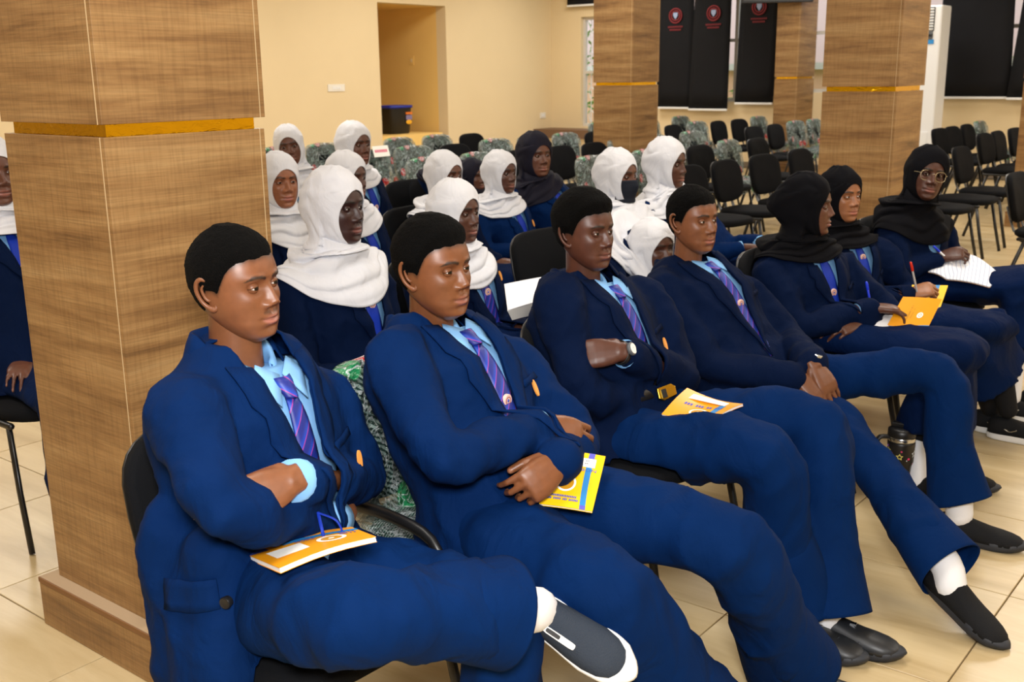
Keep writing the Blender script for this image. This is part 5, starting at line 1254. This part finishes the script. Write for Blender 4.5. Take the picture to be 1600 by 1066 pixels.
# ------------------------------------------------------------------ things people wear
def worn_watch(person, w, e, d_out, dial, strap, bracelet=False):
    """w: wrist point, e: elbow; d_out: direction the dial faces"""
    ax = nrm(w-e); o = nrm(np.asarray(d_out) - ax*np.dot(d_out, ax)); c = w - ax*.004; b = np.cross(ax, o)
    th = np.linspace(0, 2*math.pi, 29)[:-1]
    ring = lambda r1, r2, k: [c + o*math.cos(t)*r1 + b*math.sin(t)*r2 + ax*k for t in th]
    st = mkb('watch_strap', MB().loft([ring(.026, .032, -.010), ring(.0285, .0345, -.008), ring(.0285, .0345, .008), ring(.026, .032, .010)], True, False), strap, person, solid=.0015)
    disc_ = lambda r, z: [c + o*(.027+z) + ax*math.cos(t)*r + b*math.sin(t)*r for t in th]
    cs = mkb('watch_case', MB().loft([disc_(.0165, 0), disc_(.0185, .003), disc_(.0185, .009), disc_(.0165, .011)]), M['silver'] if bracelet else M['grey_plastic'], st, smooth=50)
    mkb('watch_dial', MB().loft([disc_(.0145, .0105), disc_(.0145, .0122)]), dial, cs, smooth=40)
    for k in (0, 1): mkb('watch_hand', MB().box(c + o*.0395 + ax*(.004 if k else 0) + b*(0 if k else .003), (.001, .001, .001)), M['black_plastic'], cs)
J3, J4, J1 = JNT['boy3'], JNT['boy4'], JNT['boy1']
worn_watch(CAST['boy3']['root'], lerp(J3['el'], J3['wl'], .985), J3['el'], V(.75, -.35, .55), M['print_white'], M['black_plastic'])
worn_watch(CAST['boy4']['root'], lerp(J4['el'], J4['wl'], .985), J4['el'], V(.55, -.35, .75), M['grey_plastic'], M['silver'], True)
def belt(key, s, mat_, buckle=None):
    J = JNT[key]; T = CAST[key]['T']; up = J['neck']-J['pel']; W = np.linalg.norm(J['sl']-J['sr'])/.385
    rr = []
    for ds, g in ((-.05, .004), (-.045, .008), (.045, .008), (.05, .004)):
        q = s+ds; w = np.interp(q, TS, [.196, .192, .186, .168, .168, .178, .184, .174, .148, .112, .082])*W + g
        d = np.interp(q, TS, [.150, .150, .148, .132, .128, .132, .128, .112, .095, .075, .060])*(W*.55+.45) + g
        a, b = sup(40, d, w, 2.5); rr.append(J['pel'] + up*q + T[:, 0]*.012 + np.outer(a, T[:, 0]) + np.outer(b, T[:, 1]))
    bl = mkb('belt', MB().loft(rr, True, False), mat_, CAST[key]['root'], solid=.002)
    return bl
_m = mat('ribbed_belt', srgb(30, 32, 36), .45); M['belt'] = _m
_w = nd(_m, 'ShaderNodeTexWave', Scale=45.0); _mp = coords(_m, rot=(0, 0, .9)); lk(_m, _mp, 'Vector', _w, 'Vector'); add_bump(_m, _w, 'Fac', .8, .004)
belt('boy1', .20, M['belt'])
_b3 = belt('boy3', .20, M['black_plastic'])
_q = V(-1.452, 2.515, .628); _R = frame(V(.75, -.45, .5), V(-.4, .1, .9))
_bk = mkb('buckle', MB().loft([[_q + _R[:, 0]*k + _R[:, 1]*a + _R[:, 2]*b for a, b in ((.03, .012), (.018, .022), (-.028, .018), (-.030, -.012), (-.016, -.02), (.028, -.012))] for k in (-.004, .004)]), M['gold'], _b3, smooth=False, bevel=.002)
mkb('buckle_plate', MB().box(_q + _R[:, 0]*.006 - _R[:, 1]*.012, (.003, .016, .024), _R), M['black_plastic'], _bk, smooth=False)
mkb('lanyard', MB().tube([(-1.40, 1.19, .735), (-1.375, 1.175, .715), (-1.372, 1.18, .69), (-1.366, 1.20, .668)], [(.0012, .0035)]*4, 6, sub=4), M['tie_plain'], CAST['boy1']['root'])
mkb('lanyard', MB().tube([(-1.40, 1.19, .735), (-1.368, 1.205, .722), (-1.358, 1.21, .69), (-1.360, 1.205, .668)], [(.0012, .0035)]*4, 6, sub=4), M['tie_plain'], CAST['boy1']['root'])

# front boy's blazer: side pocket flap and button
_jt = CAST['boy1']['jtree']; _jr = CAST['boy1']['jacket']; _G = []
for b in np.linspace(0, 1, 5):
    row = []
    for a in np.linspace(0, 1, 7):
        q = lerp(V(-1.60, 0, .628), V(-1.475, 0, .655), a) + V(.01, 0, -.055*(1-.25*(a-.5)**2))*b
        hh = _jt.ray_cast(Vector((q[0]+.25, .3, q[2]+.1)), Vector(nrm(V(-.32, .95, -.13))), 1.5)
        row.append(np.array(hh[0]) + V(.2, -.9, .1)*.004 if hh[0] is not None else V(q[0], 1.0, q[2]))
    _G.append(row)
mkb('pocket_flap', MB().grid(_G), M['navy'], _jr, solid=.003)
_bt = V(-1.445, 1.012, .618); _R2 = frame(V(.25, -.85, .4), Z)
_t = np.linspace(0, 2*math.pi, 17)[:-1]
_bn = mkb('button', MB().loft([[_bt + _R2[:, 0]*k + _R2[:, 1]*math.cos(t)*r + _R2[:, 2]*math.sin(t)*r for t in _t] for k, r in ((-.006, .010), (.004, .0115), (.0065, .010), (.005, .007))]), M['black_plastic'], _jr, smooth=50)
# spectacles
M['spec'] = mat('pale_gold_rim', srgb(222, 205, 170), .25, .7)
HL = CAST['girlC']['HL']; gl = None
for s in (-1, 1):
    th = np.linspace(0, 2*math.pi, 25)[:-1]; a, b = sup(24, .0255, .0215, 2.6)
    rim = np.stack([.090 - .010*(np.abs(a*1+.033*1)/.06)**2, s*(.034)+a, -.002+b], 1)
    v = HL(np.vstack([rim, rim[:1]]))
    o = mkb('spectacle_rim', MB().tube(v, .0010, 6, rnd=False, cap=False), M['spec'], CAST['girlC']['root'])
    lens = HL(rim); mkb('lens', MB().loft([lens, lens*.5 + lens.mean(0)*.5, lens*.02 + lens.mean(0)*.98], True, False), M['lens'], o, solid=.001)
    mkb('temple', MB().tube(HL([(.083, s*.060, .006), (.06, s*.074, .006), (.01, s*.080, .004)]), .0009, 6, sub=3), M['spec'], o)
mkb('spectacle_bridge', MB().tube(HL([(.089, -.0085, .003), (.096, 0, .007), (.089, .0085, .003)]), .0010, 6, sub=3), M['spec'], CAST['girlC']['root'])
# face mask
HL = CAST['g15']['HL']; G = []
for i, z in enumerate(np.linspace(-.010, -.112, 15)):
    f, w, b = [float(q) for q in head_profile(max(z, -.112))]; row = []
    for y in np.linspace(-.066, .066, 21):
        k = min(.98, abs(y)/max(w, .05)); x = .012 + (max(f, .085)-.012)*(1-k**2.25)**(1/2.25)
        x += .020*math.exp(-(y/.020)**2)*math.exp(-((z+.035)/.03)**2) + .010*math.exp(-(y/.04)**2) + .0012*math.sin(i*2.1)
        row.append((x, y*(.97 if abs(y) > .06 else 1), z))
    G.append(HL(row))
mk_ = mkb('face_mask', MB().grid(G), M['mask'], CAST['g15']['root'], solid=.002)
# knot tied in the bowed girl's hijab
_k = CAST['g10']['HL'](V(-.125, .03, .02))
for d, n in ((V(.05, -.03, .045), 1.2), (V(.02, -.05, -.05), 1.0), (V(-.03, .04, .04), 1.0)):
    mb = MB().tube([_k, _k+d*.7*n, _k+d*1.3*n], [.014, .026, .016], 12, sub=4); v, f = remesh(mb, .006, 2); v = creases(v, f, .008, 40, n)
    mk('scarf_knot', v, f, M['hijab_white'], CAST['g10']['root'], True)
# pens in breast pockets
def pen(name, a, b, r, body, tip, label, group='pens'):
    a, b = np.asarray(a, float), np.asarray(b, float); root = empty(name, tuple(b)); tag(root, label, 'pen', group)
    mkb('barrel', MB().tube([lerp(a, b, .28), b], r, 10), body, root); mkb('cap', MB().tube([a, lerp(a, b, .26)], r*1.15, 10), tip, root)
    mkb('clip', MB().tube([lerp(a, b, .05)+V(r*1.5, -r, 0), lerp(a, b, .24)+V(r*1.5, -r, 0)], r*.3, 5), tip, root)
    mkb('nib', MB().tube([b, b+nrm(b-a)*.010], [r*.7, r*.15], 8), M['silver'], root)
pen('pen', (-1.402, 4.358, .735), (-1.372, 4.375, .612), .0042, M['pen_clear'], M['pen_red'], 'clear pen with red cap held by the girl over the yellow booklet')
pen('pen', (-1.478, 4.894, .724), (-1.392, 4.935, .640), .0042, M['white_plastic'], M['pen_blue'], 'white pen in the hand of the girl wearing glasses')
pen('pen', (-1.640, 3.372, .742), (-1.600, 3.345, .640), .0042, M['pen_blue'], M['pen_blue'], 'blue pen clipped in the reclining boy\'s breast pocket')
pen('pen', (-1.428, 3.945, .716), (-1.405, 3.95, .62), .0045, M['pen_blue'], M['pen_blue'], 'blue pen sticking up behind the folded sleeve of the profile girl')

# ------------------------------------------------------------------ booklets and papers
def text_mesh(body):
    c = bpy.data.curves.new('t', 'FONT'); c.body = body; c.resolution_u = 2
    o = bpy.data.objects.new('t', c); COL.objects.link(o); dg = bpy.context.evaluated_depsgraph_get(); ev = o.evaluated_get(dg); me = ev.to_mesh()
    v = np.array([q.co[:2] for q in me.vertices]); f = [tuple(p.vertices) for p in me.polygons]; ev.to_mesh_clear()
    bpy.data.objects.remove(o, do_unlink=True); bpy.data.curves.remove(c)
    v = (v-v.min(0))/(v.max(0)-v.min(0)+1e-9); return v, f
class Sheet:
    """four corners (u across, v down) with a bend; maps (u, v, lift) to space"""
    def __init__(s, P, bend=0.0, vb=0.0):
        s.P = [np.asarray(p, float) for p in P]; s.n = nrm(np.cross(s.P[1]-s.P[0], s.P[3]-s.P[0])); s.n = s.n*(1 if s.n[2] > 0 else -1); s.b = bend; s.vb = vb
    def at(s, u, v, k=0.0):
        a = lerp(s.P[0], s.P[1], u); b = lerp(s.P[3], s.P[2], u)
        return lerp(a, b, v) + s.n*(k + s.b*math.sin(math.pi*u) + s.vb*math.sin(math.pi*v))
    def slab(s, k0, k1, n=7, box=(0, 1, 0, 1)):
        u0, u1, v0, v1 = box; U = np.linspace(u0, u1, n); W = np.linspace(v0, v1, n)
        per = [(u, v0) for u in U[:-1]] + [(u1, v) for v in W[:-1]] + [(u, v1) for u in U[::-1][:-1]] + [(u0, v) for v in W[::-1][:-1]]
        mb = MB(); mb.loft([[s.at(u, v, k) for u, v in per] for k in (k0, k1)], True, False)
        mb.grid([[s.at(u, v, k1) for u in U] for v in W]); mb.grid([[s.at(u, v, k0) for u in U[::-1]] for v in W]); return mb
    def patch(s, pts, k, name, m, parent):
        P = np.array([s.at(u, v, k) for u, v in pts]); c = P.mean(0)
        return mk(name, P, [tuple(range(len(P)))], m, parent, smooth=False)
    def band(s, fn, w, k, name, m, parent, n=14, vert=True, r=(0, 1)):
        G = [[s.at(*((fn(t)+q*w, t) if vert else (t, fn(t)+q*w)), k) for q in (0, 1)] for t in np.linspace(r[0], r[1], n)]
        return mkb(name, MB().grid(G), m, parent, smooth=False)
    def ring(s, c, r0, r1, k, name, m, parent, asp=1.0):
        th = np.linspace(0, 2*math.pi, 25)[:-1]
        return mkb(name, MB().loft([[s.at(c[0]+r*math.cos(t), c[1]+r*math.sin(t)*asp, k) for t in th] for r in (r0, r1)], True, False), m, parent, smooth=False)
    def text(s, body, box, k, m, parent, flip=False):
        v, f = text_mesh(body); u0, u1, v0, v1 = box
        if flip: v = 1-v
        P = [s.at(lerp(u0, u1, a), lerp(v1, v0, b), k) for a, b in v]; return mk('lettering', P, f, m, parent, smooth=False)
def marks(s, box, k, m, parent, n=9, vertical=False):
    """a line of print too small to read"""
    u0, u1, v0, v1 = box; mb = MB(); rnd = random.Random(n*7)
    for i in range(n):
        if rnd.random() < .14: continue
        a, b = i/n, (i+.72)/n
        q = [(u0, lerp(v0, v1, a)), (u1, lerp(v0, v1, a)), (u1, lerp(v0, v1, b)), (u0, lerp(v0, v1, b))] if vertical else [(lerp(u0, u1, a), v0), (lerp(u0, u1, b), v0), (lerp(u0, u1, b), v1), (lerp(u0, u1, a), v1)]
        mb.add([s.at(x, y, k) for x, y in q], [(0, 1, 2, 3)])
    return mkb('lettering', mb, m, parent, smooth=False)
def booklet(P, cover, label, style, bend=0.0, vb=0.0, th=.008, flip=False, flat=False):
    s = Sheet(P, bend, vb); c = sum(s.P)/4; root = empty('booklet', tuple(c)); tag(root, label, 'booklet', 'school booklets')
    mkb('pages', s.slab(.0008, th-.0008, box=(.006, .994, .006, .994)), M['paper'], root, smooth=35)
    mkb('back_cover', s.slab(0, .0008), M[cover], root, smooth=35); cv = mkb('front_cover', s.slab(th-.0008, th), M[cover], root, smooth=35)
    k = th+.0006
    if style == 'full':
        s.band(lambda t: .70+.10*(t-.3)**2, .11, k, 'blue_stripe', M['print_blue'], cv); s.band(lambda t: .70+.10*(t-.3)**2, .11, k+.0003, 'purple_stripe', M['print_purple'], cv, r=(0, .12)); s.band(lambda t: .70+.10*(t-.3)**2, .11, k+.0003, 'purple_stripe', M['print_purple'], cv, r=(.93, 1))
        s.ring((.40, .58), .0, .19, k, 'emblem_disc', M['print_white'], cv, .8); s.ring((.40, .58), .05, .15, k+.0003, 'emblem_ring', M['print_gold'], cv, .8); s.ring((.40, .58), .0, .06, k+.0006, 'emblem_core', M['print_text'], cv, .8)
        s.patch([(.52, .10), (.86, .10), (.86, .26), (.52, .26)], k+.0006, 'name_label', M['print_white'], cv)
        s.text('NOBLE', (.48, .90, .29, .34), k+.0009, M['print_text'], cv, flip); marks(s, (.16, .66, .80, .835), k+.0006, M['print_text'], cv, 16); marks(s, (.06, .70, .855, .89), k+.0006, M['print_text'], cv, 22); marks(s, (.56, .82, .14, .155), k+.0009, M['grey_plastic'], cv, 7); marks(s, (.56, .80, .19, .205), k+.0009, M['grey_plastic'], cv, 7)
    elif style == 'lap':
        s.band(lambda t: .18+.03*math.sin(t*3), .12, k, 'blue_stripe', M['print_blue'], cv, vert=False, r=(.30, 1)); s.band(lambda t: .18+.03*math.sin(t*3), .12, k, 'navy_stripe', M['print_text'], cv, vert=False, r=(0, .16))
        s.patch([(.10, .42), (.42, .42), (.42, .72), (.10, .72)], k+.0003, 'name_label', M['print_white'], cv)
        s.ring((.68, .56), .0, .14, k, 'emblem_disc', M['print_white'], cv, 1.1); s.ring((.68, .56), .03, .10, k+.0003, 'emblem_ring', M['print_gold'], cv, 1.1)
        s.text('NOBLE', (.40, .58, .30, .40), k+.0003, M['print_text'], cv); marks(s, (.80, .97, .30, .36), k+.0003, M['print_text'], cv, 9); marks(s, (.80, .97, .39, .45), k+.0003, M['print_text'], cv, 9)
    elif style == 'curl':
        s.patch([(.70, .16), (.90, .16), (.90, .80), (.70, .80)], k, 'name_label', M['print_white'], cv); s.band(lambda t: .72, .12, k, 'blue_stripe', M['print_blue'], cv, vert=False, r=(.0, .7))
        s.ring((.28, .52), .0, .13, k, 'emblem_disc', M['print_white'], cv, 1.2); s.ring((.28, .52), .03, .10, k+.0003, 'emblem_ring', M['print_gold'], cv, 1.2); marks(s, (.48, .56, .18, .86), k+.0003, M['print_text'], cv, 14, True)
    return root, s, cv
booklet([V(-1.515, 1.100, .650), V(-1.367, 1.240, .688), V(-1.261, 1.200, .712), V(-1.315, 1.030, .703)], 'cover_orange', 'orange booklet with fanned white pages lying on the front boy\'s lap', 'lap', .006, th=.010)
booklet([V(-1.326, 1.800, .692), V(-1.224, 1.860, .679), V(-1.177, 1.740, .602), V(-1.271, 1.680, .616)], 'cover_yellow', 'yellow booklet with round emblem and blue stripe on the second boy\'s thigh', 'full', .002, th=.006, flip=True)
booklet([V(-1.393, 2.390, .602), V(-1.385, 2.512, .648), V(-1.226, 2.532, .626), V(-1.243, 2.420, .616)], 'cover_orange', 'orange booklet with a curled corner on the third boy\'s lap', 'curl', .004, -.012, th=.008)
# girl A: open booklet, cover standing
s = Sheet([V(-1.280, 3.920, .683), V(-1.155, 3.970, .680), V(-1.173, 3.850, .560), V(-1.306, 3.800, .558)], .004)
root = empty('booklet', (-1.25, 3.85, .56)); tag(root, 'open orange booklet with its cover standing up on the profile girl\'s lap', 'booklet', 'school booklets')
cv = mkb('front_cover', s.slab(0, .0015), M['cover_orange'], root, smooth=35); k = .0022; s.n = s.n*1
for q in (k, ):
    s.band(lambda t: .70+.06*math.sin(t*3+1.2)+.05*t, .085, q, 'blue_stripe', M['print_blue'], cv, vert=False); s.ring((.66, .46), .04, .075, q, 'emblem_ring', M['print_white'], cv, 1.0); s.ring((.66, .46), .0, .028, q, 'emblem_core', M['print_white'], cv, 1.0)
    marks(s, (.36, .40, .22, .64), q, M['print_gold'], cv, 20, True); marks(s, (.45, .475, .3, .56), q, M['print_gold'], cv, 12, True)
s2 = Sheet([V(-1.382, 3.780, .585), V(-1.376, 3.880, .612), V(-1.299, 3.920, .606), V(-1.296, 3.800, .566)], .01); mkb('pages', s2.slab(0, .006), M['paper'], root, smooth=35)
s3 = Sheet([V(-1.389, 3.780, .566), V(-1.346, 3.920, .583), V(-1.237, 3.920, .556), V(-1.226, 3.800, .546)], .0); mkb('page_block', s3.slab(.001, .008), M['paper'], root, smooth=35); mkb('back_cover', s3.slab(0, .001), M['cover_yellow'], root, smooth=35)
r_, s_, c_ = booklet([V(-1.429, 4.480, .617), V(-1.302, 4.540, .619), V(-1.288, 4.400, .537), V(-1.409, 4.340, .535)], 'cover_yellow', 'yellow booklet with a blue curve under the writing girl\'s hand', 'none', .0, th=.007)
s_.band(lambda t: .66-.10*t*t, .12, .0076, 'blue_stripe', M['print_blue'], c_)
# girl C: lined notebook
_m = mat('lined_paper', srgb(238, 240, 247), .8); M['lined'] = _m
_mp = coords(_m, rot=(.6, .5, .4)); _w = nd(_m, 'ShaderNodeTexWave', Scale=26.0); lk(_m, _mp, 'Vector', _w, 'Vector'); _rp = ramp(_m, [(0.0, srgb(150, 165, 205)), (0.10, srgb(238, 240, 247))]); lk(_m, _w, 'Fac', _rp, 'Fac'); lk(_m, _rp, 'Color', bsdf(_m), 'Base Color')
nb = empty('notebook', (-1.33, 4.93, .55)); tag(nb, 'open lined notebook on the lap of the girl wearing glasses', 'notebook', 'notebooks')
for P, bd in (([V(-1.484, 4.860, .612), V(-1.384, 5.020, .676), V(-1.313, 5.020, .665), V(-1.399, 4.850, .588)], .004), ([V(-1.399, 4.850, .588), V(-1.313, 5.020, .665), V(-1.185, 4.960, .590), V(-1.216, 4.840, .575)], .003)):
    q = Sheet(P, bd, .008); pg = mkb('page_block', q.slab(0, .006), M['lined'], nb, smooth=35); mkb('cover', q.slab(-.0015, -.0002), M['cover_orange'], nb, smooth=35)
nb = empty('notebook', (-2.30, 3.0, .70)); tag(nb, 'white open notebook held up by the girl between second and third boy', 'notebook', 'notebooks')
for P in ([V(-2.382, 2.950, .762), V(-2.257, 3.100, .787), V(-2.262, 3.020, .706), V(-2.328, 2.900, .681)], [V(-2.328, 2.900, .681), V(-2.262, 3.020, .706), V(-2.322, 3.060, .639), V(-2.340, 2.940, .639)]):
    q = Sheet(P, .003); mkb('page_block', q.slab(0, .005), M['lined'] if P[0][0] > -2.35 else M['paper'], nb, smooth=35); mkb('cover', q.slab(-.0015, -.0002), M['print_white'], nb, smooth=35)

# ------------------------------------------------------------------ tumbler with stars
tb = empty('tumbler', (-1.165, 3.672, 0)); tag(tb, 'black insulated tumbler with handle and coloured star stickers on the floor', 'tumbler')
cx, cy = -1.165, 3.672
prof = [(.030, .002), (.033, .005), (.036, .08), (.040, .13), (.0455, .145), (.0475, .21), (.0475, .222)]
rg = lambda r, z, n=28: [(cx+r*math.cos(t), cy+r*math.sin(t), z) for t in np.linspace(0, 2*math.pi, n+1)[:-1]]
mkb('body', MB().loft([rg(*q) for q in prof]), M['black_plastic'], tb)
mkb('steel_rim', MB().loft([rg(.0478, .222), rg(.0485, .224), rg(.0485, .236), rg(.047, .238)]), M['silver'], tb)
ld = mkb('lid', MB().loft([rg(.047, .238), rg(.049, .242), rg(.048, .262), rg(.040, .268)]), M['black_plastic'], tb)
mkb('straw_cap', MB().box((cx-.012, cy, .275), (.05, .024, .018)), M['black_plastic'], ld, smooth=False, bevel=.004)
mkb('handle', MB().tube([(cx-.036, cy-.026, .235), (cx-.066, cy-.048, .228), (cx-.070, cy-.052, .16), (cx-.056, cy-.042, .10), (cx-.030, cy-.022, .09)], [(.008, .011)]*5, 10, sub=4), M['black_plastic'], tb)
M['star_yellow'] = mat('star_yellow', srgb(240, 226, 120), .5); M['star_white'] = mat('star_white', srgb(225, 235, 245), .5); M['dot_pink'] = mat('dot_pink', srgb(220, 50, 110), .5); M['dot_purple'] = mat('dot_purple', srgb(150, 70, 200), .5)
def wrap(a, z, pts, m, name):
    R = lambda zz: float(np.interp(zz, [p_[1] for p_ in prof], [p_[0] for p_ in prof]))+.0012
    P = [(cx+R(z+q)*math.cos(a+p_/.045), cy+R(z+q)*math.sin(a+p_/.045), z+q) for p_, q in pts]; return P
def star(a, z, r, m):
    o = [(r*(1 if k % 2 == 0 else .48)*math.sin(k*math.pi/5), r*(1 if k % 2 == 0 else .48)*math.cos(k*math.pi/5)) for k in range(10)]
    P = np.array([wrap(a, z, o, m, ''), wrap(a, z, [(p_*.62, q*.62) for p_, q in o], m, '')]); mkb('star', MB().loft(P, True, False), m, tb, smooth=False)
va = math.atan2(-cy, -cx)
star(va-.05, .172, .013, M['star_yellow']); star(va+.15, .105, .019, M['star_white']); star(va-1.0, .19, .012, M['star_yellow']); star(va+1.2, .18, .015, M['star_white']); star(va+2.4, .16, .015, M['star_yellow'])
rnd = random.Random(5)
for k in range(26):
    a, z, r = va+rnd.uniform(-2.6, 2.6), rnd.uniform(.03, .212), rnd.choice((.002, .003, .0045)); th = np.linspace(0, 2*math.pi, 9)[:-1]
    P = wrap(a, z, [(r*math.cos(t), r*math.sin(t)) for t in th], None, ''); mk('dot', P, [tuple(range(8))], rnd.choice((M['dot_pink'], M['dot_purple'], M['star_white'], M['dot_pink'])), tb, smooth=False)

# card on a wrapped chair in the sixth row
cd = empty('seat_card', (-7.13, 7.03, .80)); tag(cd, 'small white card with pink lettering on a plastic-wrapped chair', 'card')
q = Sheet([V(-7.115, 6.93, .872), V(-7.115, 7.13, .872), V(-7.085, 7.13, .775), V(-7.085, 6.93, .775)]); c_ = mkb('sheet', q.slab(0, .003), M['print_white'], cd, smooth=False)
marks(q, (.1, .9, .35, .6), .004, M['dot_pink'], c_, 8)
